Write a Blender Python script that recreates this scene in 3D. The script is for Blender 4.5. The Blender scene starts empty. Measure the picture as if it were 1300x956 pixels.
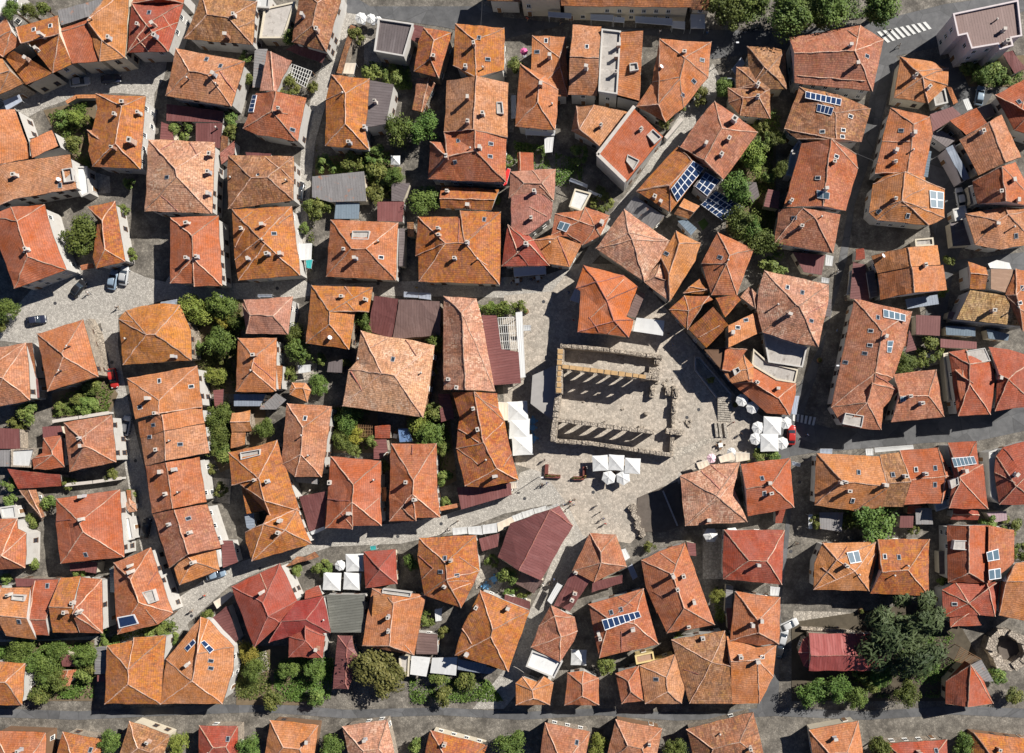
DATA='''
@a1
H house|6|W|white flat-roofed building cut by the top left corner
F W -90,-90 80,-90 60,40 0,110 -90,110
H row_house|6|W|small orange row house with brown slope below the dark trees, top left edge
r O -90,215 40,120 145,290 20,385 -90,380 / -90,290 105,195
H row_house|6|C|mustard row house with stubby white chimneys above the curved shaded street
r D 105,185 390,105 490,432 358,490 / 140,292 405,228
c 280,235 250,330 415,262
s 340,175 228,200
H row_house|5.6|C|narrow mustard roof between white party walls at the street bend
m D 95,342 355,490 175,572 30,388
c 180,395
H house|5.6|S|plain pale orange roof on the left edge below the mustard row houses
r O -90,400 10,390 160,565 -10,640 -90,640 / -90,520 70,475
H row_house|6.3|C|row house with grey slate north slope and dark red south slope
r R 395,195 600,135 690,270 668,412 488,430 / 405,215 592,165
m G 410,170 690,90 735,-25 388,72
c 492,165
H row_house|6.8|C|large bright orange roof sloping to the street beside the clean red roof, big pale vent
r O 590,165 740,20 760,-80 872,-80 842,388 672,415 / 610,165 685,265
c 735,255 610,125
H house|6|W|clean red hipped house at the top of the curved street, one blue skylight
r R 885,22 1235,20 1200,150 1137,350 858,355 / 985,165 1025,220
r R 945,-80 1250,-80 1235,18 885,22 / 1090,-80 1090,-10
c 930,165 1035,165 1045,240
s 1005,85
H house|6|W|mustard hipped house with lit white east wall inside the street bend
r D 650,635 978,650 948,1138 622,1120 595,1010 655,730 / 820,715 775,970
r O 590,875 650,880 738,985 640,1120 620,1120 / 660,935 735,985 h=5.8
c 775,770 935,760 830,690 760,995
k 885,950
W garden_wall|1.8|.5|red tile-topped garden wall along the outer edge of the overgrown garden|O|450,690 515,652 650,650
T broad|52|8|dark tree at the top left beside the white roof|75,60
T broad|55|8|dense tree in the middle of the top left clump|190,75
T shrub|50|6|paler tree by the grey slate slope, top left|310,60
@b1
H house|6|W|long pale orange roof beside the white terrace stairs at the left edge
m O -80,270 -80,-100 98,-118 215,212
m O 205,90 215,215 395,135 350,30 h=5.2
H house|6.2|W|wide faded orange gabled house with cut-in roof terrace on the left edge
r A -80,300 25,255 470,190 515,420 70,500 -80,570 / 28,258 73,495
t 415,290 480,280 495,370 430,380
d 405,365
s 405,400
c 100,330
H annex|3.2|W|low white walled annex with clutter beside the terrace house
F W 520,275 590,275 610,455 555,480 525,430
H house|6.2|W|big brick red house with pale ridge above the parking corner, left edge
r R -80,610 72,545 300,532 360,745 448,970 100,1097 / 115,640 185,880
c 180,830 165,850
H house|5|W|small golden roof between the round tree and the white yard wall
r D 590,545 775,505 845,912 650,962 625,880 660,640 / 690,640 705,830
T broad|125|7|round dark green tree beside the small golden roof|550,730
T shrub|45|3|bush at the south end of the small golden roof|880,870
T shrub|60|4|leafy tree in the yard west of the mustard street-bend house|500,120
T shrub|40|3|dark shrub in the shaded yard under the mustard street-bend house|870,390
T shrub|35|2.6|shrub along the white wall of the small golden roof|830,560
H canopy|2.6|C|small orange tiled porch beside the parked cars
m O 540,938 625,922 635,955 545,972
S stone|paved_yard|600,300 740,340 745,450 560,470
@a2
H house|6|W|large mossy brown hipped house at the top edge with two chimneys
r B 300,-40 670,10 640,303 178,262 / 335,100 480,118
c 515,100 465,240
H outbuilding|3.5|C|stained concrete flat roof between two old tiled houses at the top
F C 722,60 930,15 850,260 690,260
H outbuilding|4|W|small white flat roof at the top edge beside the stained concrete roof
F W 670,-30 762,-30 755,60 672,55
H house|6|W|mossy brown house at the top edge beside the narrow cobbled lane
r B 965,-80 1245,-80 1232,10 1138,350 905,285 / 1075,20 1045,170
c 980,105 1075,200
H canopy|3|C|dark brown metal canopy hanging off the mossy house by the lane
m M 935,300 1140,360 1105,425 860,335
H house|6|W|salmon hipped house with white east gable next to the red hipped house
r A 125,325 590,415 500,715 55,645 / 215,480 340,500
c 200,525 395,565 380,500
s 330,400 425,445
H annex|3|W|shaded maroon sheet roof under the salmon hipped house
f M 60,700 445,750 440,825 60,815
H annex|3.2|W|sunlit maroon terrace roof with one white chimney
f M 258,830 438,830 420,1000 258,965
c 395,860
H shed|2.6|C|tiny maroon lean-to at the corner of the cobbled street near the salmon house
f M 25,820 100,850 110,945 15,955
H house|5|W|dusty pink gabled wing north of the bright orange lane house
r Q 740,340 905,410 800,615 690,615 / 765,345 782,605
H house|6|W|bright orange hipped house with dark dormer by the narrow lane
r O 665,628 1003,660 945,955 680,910 578,868 / 795,650 770,750
c 820,735
s 910,875
p 640,640 668,640 645,755 610,755 1 4
H canopy|2.6|C|long pale grey metal canopy beside the pink gabled wing
f G 655,330 742,330 700,590 640,590
T broad|50|5|round bush tree on the stained concrete roof's corner|895,250
T shrub|75|4|green bush spilling over the court beside the white pergola|880,580
T shrub|45|3|climbing plant at the lane end of the white pergola|1040,575
T shrub|75|3.5|pale shrub in the small court between maroon roofs|150,870
T shrub|40|3|dark palm-like shrub behind the mossy brown house|600,380
T shrub|45|3|pink flowering oleander beside the lit white wall|490,800
G pergola|2.6|white slatted pergola over the shaded court by the lane|905,430 1040,480 1000,590 880,520
@a3
H house|5|W|flat grey-brown roofed building behind three white parasols near the top
F K 430,130 665,165 600,385 400,350
H annex|3.5|C|small dark red sheet roof joined to the flat grey-brown building
f M 660,165 735,180 690,290 640,262
H house|5.5|S|golden gabled house with brown east slope near the top street
r D 735,185 922,220 835,525 665,480 700,280 / 800,270 775,395
c 800,380
H outbuilding|3.6|S|small brown tiled outbuilding above the garden trees
r B 690,530 785,525 812,565 725,755 655,740 / 770,535 718,745
H shed|3|S|long narrow brown tiled shed beside the cobbled lane
m B 272,180 180,495 142,490 240,165
H house|6|W|golden orange hipped house joined to a grey roof, east of the lane
r D 115,500 368,535 340,880 362,1005 68,985 75,670 / 205,625 205,835
c 185,625 335,860 230,960
H house|5.6|W|flat slate grey roof with one long chimney beside the golden orange house
f K 370,540 530,570 475,835 340,860
c 405,685
H row_house|6.5|W|northern golden part of the long central row, by the dark top street
r D 945,158 1278,190 1275,470 1080,545 930,440 / 1075,270 1085,530
c 1070,295 1130,455 1015,450
s 1105,255 1165,400
H row_house|6.2|W|middle brick-toned part of the long central row with a small roof terrace
r A 890,545 1300,560 1297,925 870,890 / 1085,548 1065,872
c 1030,660 1030,820 1130,765
t 1222,685 1262,685 1270,765 1225,765
T broad|95|7|big olive-toned garden tree between the grey roof and the central row|560,880
T broad|90|7|darker garden tree right beside the long central row|720,870
T shrub|70|4|leafy shrub under the flat grey-brown building|380,480
T shrub|60|4|pale green shrub in the garden beside the slate grey roof|520,510
T shrub|55|4|dark bush in the strip garden of the tiled shed|280,240
U hex|78|white octagonal parasol nearest the lane at the top|305,115
U hex|66|white octagonal parasol in the middle of the top trio|372,118
U hex|52|small white parasol half under the flat grey-brown roof edge|422,128
@b3
H row_house|6|W|southern hipped end of the long central row with two white skylights
r O 872,35 1290,80 1285,380 762,357 775,105 870,110 / 1075,40 1080,165 890,205
c 885,205 1110,145 1045,148
s 945,245 1185,120 1180,205 965,100
H annex|3.5|W|low golden gabled roof lying in shade below the central row
r D 850,410 1245,425 1190,565 845,552 / 850,490 1200,495
c 890,440 1030,535
H outbuilding|3.4|C|grey felt flat roof with rusty orange patches among garden trees
f G -20,340 330,305 345,505 100,512 -20,480
H canopy|2.8|W|glass and white frame veranda below the grey felt roof
f L 140,512 300,515 295,625 130,625
H annex|3|W|dark brown sheet roof between the veranda and the pale green tree
f M 420,510 600,510 590,645 420,640
H shed|3|C|small dark grey-brown square roof north of the dark brown sheet roof
f K 515,385 640,385 592,505 515,505
H house|6|W|orange hipped house with a large cut-in roof terrace, centre left
r O 105,630 560,652 545,1040 75,1015 / 245,825 345,828
t 250,705 368,705 360,765 245,762
c 195,830 425,775 270,890
s 445,885
H house|6|W|wide orange and tan hipped house above the covered market roof
r D 690,612 975,612 978,570 1252,582 1245,1068 700,1050 697,880 675,875 / 880,790 1010,790
c 830,690 1025,785 940,890 835,735 1095,895
s 1140,630
T broad|95|5|bright pale green tree beside the low golden gabled roof|740,510
T shrub|85|4|leafy tree at the edge of the lane under the grey felt roof|40,560
T shrub|70|4|hedge-like bush west of the grey felt roof|60,270
T shrub|70|4|bush right under the golden orange house|250,240
T shrub|90|4|reddish autumn shrub in the garden beside the grey felt roof|420,330
T shrub|70|3.5|green shrub below the reddish autumn shrub|410,450
T shrub|50|3|light shrub under the white garden parasol|545,330
T shrub|70|4|vine over the fence north of the grey felt roof|400,190
U sq|62|white garden parasol in the planted court beside the garden trees|540,228
@b2
H house|6|W|pale weathered tile hipped house with three chimneys on its east slope
r P -62,88 215,100 388,112 368,588 -85,575 / 120,290 128,338
c 355,190 345,310 345,455
s 65,345
H house|6|W|mossy golden-brown hipped house beside the lane where a dark car stands
r B 475,195 920,205 915,500 475,560 / 630,350 740,345
c 490,345 865,365
s 680,325
H house|6|W|orange house with solar boiler and many chimneys, golden lichen on its west slope
r D 500,562 905,540 965,1008 545,1040 520,900 / 690,760 725,795
c 710,665 705,765 615,895 740,860 565,690 830,860
s 785,725
H house|6.2|W|clean bright red hipped house beside the cobbled square
r R 85,617 410,602 437,1075 247,1080 247,1062 85,1058 / 235,740 240,890
c 200,655 265,880 200,890
H annex|3|W|pinkish tiled annex tucked under the bright orange lane house
m Q 420,180 520,100 520,190 430,260
H shed|3.5|C|brown shed roof north of the mossy golden-brown house
m M 590,175 765,185 760,215 600,212
A W|2.8|white shop awning at the bottom of the narrow lane|950,795 1040,790 1035,900 950,905
A T|2.4|turquoise tarpaulin beside the white awning in the lane|1000,905 1045,900 1035,960 1005,955
V K|85|dark hatchback parked in the narrow lane|957,440
T shrub|40|3|dark shrub in the lane mouth beside the orange solar boiler house|990,690
S asphalt|lane_court|410,270 470,260 470,560 400,570
@a4
H house|6|W|brown tiled building cut by the top edge above the dark street
r B 90,-160 320,-160 320,10 100,5 / 100,-70 320,-70
H house|7|C|beige walled flat roof building cut by the top edge
F C 325,-160 590,-160 590,5 325,0
H town_hall|7.2|C|long cream walled building with windows and red tiled roof at the top edge
r O 597,-220 1455,-220 1472,50 597,40 / 597,-90 1455,-90
r B 1462,-220 1630,-220 1610,72 1470,60 / 1470,-60 1610,-60 h=5.8
H house|5.5|W|orange hipped house with two chimneys behind the bell-shaped orange roof
r O 400,240 630,247 645,650 390,650 / 585,390 588,450
c 520,380 645,390
s 495,275 435,350
H house|6|W|bell-shaped orange roof with two square chimneys near the shaded passage
r O 318,430 485,512 578,605 560,880 288,850 / 455,540 435,690
c 460,570 535,700
H house|6.5|W|brick-toned gabled house with white south wall facing the top street
r A 675,165 865,180 840,645 645,635 / 668,382 855,392
c 765,455
s 770,315
H house|7.2|W|flat gravel roof flanked by an orange slope at the top street
F C 870,200 1000,215 975,640 848,620
m O 1000,215 1150,208 1125,680 975,640 h=6.8
c 985,310 970,385 965,490
t 1060,480 1120,470 1110,420 1058,425
H house|5.5|W|salmon roof with grey-pink west slope beside the diagonal white parapet
r A 698,718 1045,752 870,990 665,880 / 815,740 720,870
c 865,845
A B|3|grey-blue shop awning at the west end of the cream building|510,78 665,90 665,122 510,110
A B|3|long grey-blue awning under the middle of the cream building|795,95 950,100 945,142 795,132
A B|2.8|small pale awning east of the long grey-blue awning|952,112 1025,118 1022,150 950,145
A B|2.8|grey-blue awning under the cream building behind the gravel roof|1095,108 1345,124 1347,170 1097,150
A W|2.6|small white awning panel beside the square white canopy at the top|1350,140 1432,145 1430,195 1345,185
A W|3|square white canopy at the top street corner|1470,95 1567,95 1567,190 1470,190
U hex|50|bright pink parasol in the shaded passage at the top street|345,340
T shrub|50|4|dark bush in the passage west of the bell-shaped orange roof|280,450
@b4
H house|6|W|large plain red roof with oval roof terrace behind a white parapet
m R 850,188 1085,-122 1285,70 1040,375
t 1045,190 1125,230 1085,295 1035,235
t 1175,60 1215,20 1275,75 1225,120
c 1135,20
W parapet_wall|7.2|.45|white diagonal parapet between the salmon roof and the large red roof|W|1090,-132 842,190 1030,372
H house|6|W|dusty dark red house with stepped valleys north of the small cafe square
r Q 258,305 562,290 548,500 245,487 / 350,385 470,385
r Q 262,480 400,400 540,510 530,620 370,740 258,740 / 395,405 375,735 h=6.2
c 415,440 395,620
H house|6|W|brick red hipped house in front of the cafe tables
r R 235,662 380,740 412,768 518,942 195,945 / 365,780 305,850
c 360,795
H house|6|W|curved orange corner house with solar boiler on the diagonal street
r O 410,765 545,735 740,800 655,950 515,930 / 545,765 575,770
r O 555,590 740,570 760,545 925,605 860,740 740,805 640,745 530,740 / 720,640 830,680
p 590,640 660,660 630,715 570,690 2 1
c 520,785 870,650
H annex|3|C|white terrace roof beside the stepped dark red house
F W 690,425 800,455 735,575 650,545
H annex|3|W|small red tiled outbuilding in the shaded court beside the central row
r R 303,182 410,180 415,300 305,305 / 320,182 320,305
A R|3|bright red cloth awning at the corner of the central row|190,385 235,285 255,290 225,410
A B|3|slanted grey canopy in the shaded court of the large red roof|660,350 775,395 770,415 650,370
A B|3|second slanted grey canopy leading to the diagonal street|780,430 870,465 865,480 775,445
T shrub|75|3.5|leafy shrub with red blossoms beside the white terrace roof|870,500
T shrub|40|3|pointed evergreen in the passage beside the low golden roof|155,490
T shrub|60|3|dark bush in the shaded court under the large red roof|720,190
@a5
H house|6|W|long orange angled house with three skylights above the diagonal street
r O 198,262 548,285 527,520 360,730 240,820 40,720 148,558 / 368,388 335,530 190,700
c 365,350
s 485,405 430,548 355,640
d 210,455
H house|5.5|C|cluster of brown weathered hipped roofs beside the avenue's dark garden
r B 790,312 965,318 1050,340 1055,600 800,600 / 905,450 930,470
r B 715,450 940,460 945,650 712,600 / 850,560 880,580
r B 660,592 945,600 945,798 740,780 660,690 / 760,660 865,650 h=5.7
c 860,650 860,570
W garden_wall|2.6|.5|white and red garden wall carrying a clipped hedge on the diagonal street|W|240,930 350,800
T shrub|45|5|dark hedge bush at the lower end of the hedge on the wall|230,830
T shrub|45|5|middle green bush of the hedge on the wall|275,770
T shrub|45|5|upper green bush of the hedge on the wall|325,725
T broad|130|10|big shaded tree at the top edge beside the motorbikes|760,30
T broad|120|10|big dark tree at the top edge left of the zebra crossing|1110,60
T shrub|60|4|spiky dark garden shrub beside the brown roof cluster|620,600
T shrub|60|4|bush against the long angled house's sunny side|470,640
T shrub|60|5|dark courtyard tree below the brown roof cluster|880,850
M K|20|black motorbike leaning at the top street, left one of the pair|775,210
M K|20|black motorbike at the top street, right one of the pair|850,195
L street_lamp|8|tall street lamp in the sunlit gap beside the brown roof cluster|650,405
@a6
H house|6.2|W|large brick orange hipped house at the zebra crossing
r A 90,195 455,130 575,205 520,470 115,430 / 112,275 430,262
c 405,235 440,330
s 490,290
H house|5|C|orange hipped cottage with two chimneys standing alone by the avenue corner
r O 662,292 825,318 912,352 905,440 805,532 628,505 / 750,370 775,400
c 740,390 810,450
H canopy|2.6|C|narrow red strip canopy beside the lone orange cottage
m O 900,445 925,450 960,530 935,540
H apartment_block|9|L|tall pale lilac block with maroon roof deck and white parapet, top right
F M2 930,75 1265,5 1285,190 1230,200 1240,240 1170,260 1160,232 1025,255 1000,180 955,190
c 1160,100 1195,155 1210,215
H house|6|W|brick red hipped house with one white skylight on the right edge near the top
r R 1150,490 1330,395 1420,600 1420,720 1250,670 / 1290,560 1330,590
s 1275,525
T broad|70|8|tree at the top edge over the zebra crossing|540,40
T broad|80|9|dark tree at the top edge near the brick orange house|230,60
T shrub|55|4|yellowish bush in the garden of the pale lilac block|1150,370
T shrub|50|3|shrub against the wall of the pale lilac block|1030,340
H shed|2.8|C|brown wooden lean-to roof on the right edge below the lilac block
m M 1188,275 1240,262 1310,350 1250,378
V B|80|blue car in the shaded court below the lilac block garden|1073,493
A W|2.6|white panel awning in the shaded court at the right|985,515 1012,507 1035,560 1008,570
S crossing|zebra_crossing|535,165 800,110 830,145 590,222
H outbuilding|4|C|two brown sheet roofs meeting behind the lone orange cottage
f M 815,590 930,550 975,590 830,680
H outbuilding|3.6|W|dark brown roof wedge beside the long avenue house
f K 800,690 880,675 950,720 900,760
@b5
H house|6.2|W|brick orange gabled house north of the solar array
r A 470,-57 570,-168 735,-55 860,45 630,362 335,140 / 615,15 500,230
c 510,120 665,85 615,190
k 700,-40
H house|5.6|W|mossy golden house whose east slope carries a big blue solar array
r D 320,135 512,270 270,582 38,440 / 415,235 265,400
p 425,235 500,285 318,510 275,425 2 7
c 165,475 205,510
H annex|5|W|flat annex roof covered by nine solar panels
f K 505,300 615,365 520,485 425,405
p 508,310 600,365 520,472 440,408 3 3
H canopy|3|G|garden canopy roofed with a wide grid of solar panels
f K 575,428 765,545 622,642 470,530
p 577,435 758,545 622,636 478,530 6 4
H annex|4|W|little orange tiled roof under the solar house
r O 295,590 365,490 470,540 395,628 / 340,550 430,585
H outbuilding|4|C|slanting grey sheet roof between the solar house and the pale tiled house
m G 235,610 30,470 -40,560 150,690
H annex|3.5|G|small conservatory with glass and white frames beside the tiny lawn
f L 320,640 380,630 450,690 410,735
H house|6.2|W|pale bleached tile house with whitened apex on the diagonal street
r P -232,828 -42,560 265,775 200,900 95,1050 / -10,720 15,765
c -120,1000
H house|6|W|orange wing folded around the east side of the bleached house
r O 205,885 310,705 475,790 440,910 265,1185 / 330,790 260,1000
r P 90,1050 215,900 240,1030 268,1187 / 170,1020 240,1040 h=5.6
s 245,860
H house|6|W|orange hipped house with white apex below the two round garden trees
r O 590,715 832,832 720,1135 545,1140 480,925 / 670,870 650,930
s 605,885
c 660,905
H shed|3|C|dark brown hut roof in the garden of round trees
f K 770,370 850,380 872,470 830,510 760,420
H shed|3|C|maroon shed roof against the avenue houses
f M 930,425 1010,440 1000,560 900,540
T lime|95|7|bright yellow-green tree behind the brick orange gabled house|830,210
T shrub|60|6|shaded tree north of the yellow-green tree|910,90
T broad|100|8|round tree beside the solar canopy|720,420
T broad|105|8|round tree south of the solar canopy|750,650
T broad|95|8|round tree nearest the avenue houses|890,780
T shrub|90|4|pale leafy tree below the round garden trees|990,940
S grass|lawn|455,650 500,620 530,660 490,705
@b6
H house|6|W|brown-pink house with two rows of solar panels on its north slope
r B 183,-262 450,-215 667,-118 605,108 405,110 170,85 80,20 / 430,-90 415,100
p 228,-235 470,-183 464,-138 225,-190 7 1
p 308,-150 418,-125 400,-72 300,-98 4 1
s 340,38 480,28 475,72 530,-65
H house|6.2|W|orange house with solar boiler and grey gutter walls along the avenue
r O 200,118 405,112 568,190 580,285 497,572 80,545 / 400,115 345,540
p 302,430 390,450 385,495 305,485 2 1
c 420,240 365,425 130,505
s 435,205 310,350
H house|6|W|brick red hipped house south of the grey gutter walls, one long chimney
r A 48,562 462,598 412,858 15,790 / 205,600 285,612
c 200,675 335,610
s 150,620
H annex|3|C|maroon sheet roofs at the foot of the avenue houses
f M 140,850 360,870 335,1005 215,985
A W|2.6|white awning panel beside the maroon sheet roofs on the avenue|365,868 415,880 405,945 360,940
A W|2.6|tiny white awning at the bleached avenue corner house|335,1020 388,1030 382,1060 335,1055
@b7
H house|6.2|W|long orange house on the avenue with a glass strip at its east eave
r O 266,-124 535,-65 550,60 490,350 165,318 / 425,-10 385,310
c 425,50 420,160 305,165 300,240
s 340,30
H house|6|W|orange house with big blue solar boiler panels, east side of the avenue
r O 245,322 500,345 520,430 630,430 635,620 530,670 180,635 125,585 150,390 / 365,325 345,500
p 532,432 628,445 625,558 540,548 2 2
s 385,605 190,575
c 300,490
H annex|4.5|G|narrow glazed veranda roof along the long avenue house
f L 500,160 545,170 520,345 475,335
H veranda_house|5|L|long blue-grey veranda with a row of black windows
m B2 640,150 690,125 805,350 760,370
H house|5.5|S|brown gabled house at the top of the right hand court
m R 670,-39 847,-121 925,-15 775,60
H house|6|C|orange house with whitewashed patch on its roof, right side
r A 735,95 905,-5 1015,-80 1150,210 860,330 / 910,0 1040,240
c 890,35
H house|6|W|orange gabled house below the whitewashed roof, right edge
r O 820,375 965,305 1110,245 1250,520 1250,548 855,525 / 970,310 1045,540
c 1095,365 1125,500 1010,440
H house|6|W|red-orange house with several hips over the right edge court
r A 770,590 1050,545 1250,560 1250,790 1010,830 838,800 / 990,640 1060,600
c 985,660 1100,680
s 1115,740
H shed|3|C|dark slatted roofs in the shaded court at the right
f K 670,650 780,625 830,800 690,810
V W|100|white car in the shaded court at the right|740,480
T shrub|30|2.5|small roof plant beside the long avenue house|545,15
@c1
H house|6|S|orange pyramid-roofed house beside the rubble wall and cobbled street
r O 250,500 560,400 665,785 325,885 / 415,630 428,655
c 455,580 400,745
H house|6|W|faded pinkish house on the left edge west of the orange pyramid roof
r A -80,600 178,558 208,945 -80,1000 / -80,760 20,795
H annex|4|W|narrow brown tiled strip roof between the faded pink house and the orange pyramid
m B 182,560 218,558 248,790 202,800
W stone_wall|2|1.2|curved rubble stone wall beside the orange pyramid-roofed house|S|585,405 640,500 665,620 690,770
H house|6|S|golden mossy many-sided roof half hidden by the garden's pale tree
r D 800,400 850,340 968,308 1110,290 1215,305 1285,480 1293,675 828,705 / 985,505 1045,500
c 845,530 1172,650
V K2|52|black saloon parked slantwise by the golden roof, half in its own shadow|525,190
V B|80|light blue car parked beside the silver one under the small golden roof|758,135
V S|82|silver grey car parked next to the bush at the square|832,105
V N|8|dark blue car driving alone on the cobbled square at the left|240,405
V R|-80|red car in the shade beside the long orange row|760,795
T broad|70|6|dark bush-tree at the left edge of the cobbled square|40,340
T shrub|40|3|low shrub left of the shaded car at the left edge|15,440
P W|walking person in a pale top near the slantwise black saloon|608,225
P K|person in dark clothes crossing the cobbled square alone|803,325
T shrub|60|3|wild bush in the dry garden below the orange pyramid roof|650,850
T shrub|45|2.5|lime coloured shrub in the dry garden below the orange pyramid roof|535,940
T shrub|40|2.5|dark shrub against the south side of the orange pyramid roof|590,880
@c2
H house|6|W|pinkish brown hipped house right below the street, beside the tree garden
r Q 580,270 910,245 880,500 600,498 570,300 / 625,370 780,375
H house|6|W|small orange hipped house at the east side of the tree garden
r O 540,525 805,525 800,880 770,890 530,888 / 650,660 632,745
m O 800,712 845,712 832,870 798,872 h=4
c 650,640 630,745
H shed|3|S|tiny orange tiled hut in the gardens above the long orange lime-stained house
r O 890,880 910,828 1000,828 1032,880 1010,960 895,905 / 930,865 980,865
T lime|95|7|large pale green tree touching the golden mossy roof|240,340
T broad|95|7|tree at the garden's top beside the street awnings|440,310
T gold|60|5|yellow-green bush in the middle of the tree garden|440,400
T broad|88|6|round grey-green tree in the middle of the tree garden|415,545
T broad|55|5|narrow green tree beside the pinkish brown house|545,420
T lime|70|4|yellowish shrub tree beside the long orange row|400,780
T shrub|50|3|dark shrub between tree garden and small orange house|440,670
T shrub|50|4|shrub at the left side of the tree garden by the golden mossy roof|270,590
T broad|70|5|tall leafy tree between pinkish house and rusty golden house|915,500
T broad|80|6|wide tree below the pinkish house over the pale patio|950,610
T shrub|55|3|shrub west of the pale patio chairs|880,780
T broad|75|4|yellow-green garden tree beside the tiny orange hut|1080,840
A B|2.8|blue-grey shop awning west end of the shaded street|20,285 130,265 130,300 20,315
A B|2.4|small bluish awning in front of the tree garden|375,250 430,240 430,268 378,278
A B|2.8|thin grey awning above the pinkish brown house|675,232 770,232 770,250 675,250
H canopy|2.8|C|brown sheet roof strip beside the small orange house
f M 375,880 445,870 440,985 385,985
H outbuilding|3.5|C|blue-grey corrugated roof under the small orange house
f B2 515,905 730,905 690,985 515,985
@c3
H house|6|S|rusty golden roof with red south hip facing the shaded street
r D -25,172 392,185 362,348 272,348 232,602 -62,562 / 98,345 95,430
c 180,245 340,265
d 105,525
H restaurant|4|S|low brown sheet roof with stone street front beside the rusty golden roof
m M 400,245 565,262 515,530 355,480
H restaurant|4.2|S|wide grey-brown market roof next to the long pink tiled house
m M2 570,265 845,280 842,510 520,532
A B|3|left one of two blue-grey awnings on the market roof's street front|598,215 695,220 695,255 598,250
A B|3|right one of two blue-grey awnings on the market roof's street front|700,220 780,224 780,268 700,258
H house|6.5|B|huge pale weathered hip roof in the centre left
r P 310,477 498,520 610,530 806,575 760,920 730,1062 185,985 225,740 275,690 / 450,765 535,780
c 715,760 290,665
s 525,670
H house|6|C|long pink-orange gabled house running down to the market square
r P 865,245 1090,258 1115,360 1215,885 865,875 / 990,355 1015,880
c 900,805 955,860
T broad|60|5|dark tree wedged between the rusty golden roof and brown sheet roof|325,410
T broad|60|5|thin tree between the market roof and the huge pale roof|820,560
T shrub|40|3|shrub at the foot of the huge pale roof's east side|790,770
T shrub|40|2.5|small green shrub beside the shaded outbuilding west of the huge pale roof|205,700
H outbuilding|3|S|flat grey shed roof in the shade below the rusty golden roof
f K 90,690 185,670 180,760 80,755
@c4
H canopy|3|W|long maroon restaurant canopy beside the long pink gabled house
f M 62,372 162,375 195,600 310,620 325,830 132,845
G pergola|2.8|open pergola with seats between the maroon canopy and white awning|170,390 288,385 300,600 195,600
A W|3|long narrow white awning strip east of the maroon canopy|290,355 333,350 355,790 320,795
A W|2.8|short white awning beside the long white strip|342,440 390,440 390,475 342,478
T hedge|60|2.5|left bush of the green street hedge in front of the maroon canopy|100,325
T hedge|60|2.5|middle bush of the green street hedge|180,325
T hedge|62|2.5|right bush of the green street hedge|258,325
T shrub|32|2|small shrub at the hedge's end by the white box|335,320
H house|6.5|C|clean orange modern-tiled house facing the ruined basilica
r O2 745,35 1020,105 1112,180 1040,380 1087,405 1055,520 910,500 710,485 730,210 695,190 / 835,150 905,270 950,410
H annex|3.5|W|grey-brown sheet strip on the clean orange house's east side
f M2 1110,205 1165,230 1098,390 1040,375
A W|3|white square canopy half shaded between clean orange house and golden roof|1105,390 1292,410 1282,510 1082,480
A B|3|grey canopy panel on the clean orange house's west side|690,195 725,205 718,290 655,270
A B|3|pale grey cafe awning under the brick red hipped house|275,52 490,40 495,95 280,112
P W|person seated at the cafe tables, pale shirt|270,150
P K|person seated at the cafe tables, dark shirt|330,130
P B|person seated at the cafe tables, blue shirt|400,135
P R|person standing in a red top beside the clean orange house|680,410
B table|white cafe table in front of the brick red hipped house|300,140
B table|white cafe table near the shaded end of the cafe square|440,120
@c5
H house|5.8|S|golden L-shaped roof with pale ridge tiles facing the dark cafe square
r D 262,338 365,240 530,245 555,270 400,350 385,470 / 395,340 480,290
H annex|5|S|small golden half-hip roof behind the golden L-shaped roof
r D 370,210 490,110 530,150 520,230 360,225 / 420,200 500,195
H house|6|S|striped golden and red tiled house on the diagonal edge of the ruins
m D 560,318 668,440 512,592 393,465
c 520,310
H house|6|S|small bright golden slope between orange house and striped golden house
m D 575,255 718,232 745,270 642,385
H house|6.2|W|orange slope with four little roof windows and flat concrete deck
m O 662,592 665,440 860,348 888,482
s 780,405 725,455
c 690,490
t 670,370 720,310 770,350 700,410
H house|6|S|narrow orange-red house with triangular shaded slope
r O 495,600 650,590 785,605 680,750 630,755 / 642,605 630,735
H house|5.5|W|orange corner house with roof terraces north of the white parasols
r O 630,757 760,640 830,715 830,800 685,832 / 790,740 800,800
t 690,740 730,720 745,750 705,780
H house|3.2|W|long orange house with dark red slope over the octagonal parasols
r R 685,832 810,715 980,815 1115,835 1112,905 1078,1048 920,1030 / 820,820 985,925 1000,930
c 855,825 995,865
H annex|5.6|W|small pale brown gable touching the bleached avenue corner house
r P 740,250 800,180 910,290 850,340 / 812,205 838,335
H outbuilding|3|C|flat concrete yard roof with clutter behind the long orange house
F C 830,600 930,690 1130,740 1110,830 985,810 820,710
B table|white table set on the concrete yard roof|1090,790
T shrub|25|2.5|pale round bush growing in the dark pit by the ruins|545,810
P K|person in black walking in the shaded cafe square|255,500
P B|person in blue walking in the shaded cafe square|285,575
P W|person in white near the ruined colonnade's east end|430,545
@c6
H house|6.2|W|large bleached hip roof with several roof windows at the avenue
r P -50,72 385,165 380,300 310,588 160,560 -65,485 -105,345 -90,200 / 165,300 185,310
s 105,185 205,220 265,410
c 40,300 120,365
H annex|3.5|W|flat dark terrace with pale parapet under the bleached avenue house
F C -60,490 235,590 205,725 -25,690
A W|2|thin white banner strip standing along the avenue|505,235 530,75 545,75 525,240
P K|person in dark clothes on the shaded avenue|490,270
P B|person in blue on the shaded avenue by the orange corner house|430,480
L street_lamp|7|street lamp at the avenue's edge below the bleached house|350,735
B planter|planter box on the avenue pavement|325,675
@c7
H house|6.2|W|big brick orange corner house with many roof windows at the avenue crossing
r A 25,262 412,350 360,585 285,795 150,905 -131,992 / 215,480 165,760
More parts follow.
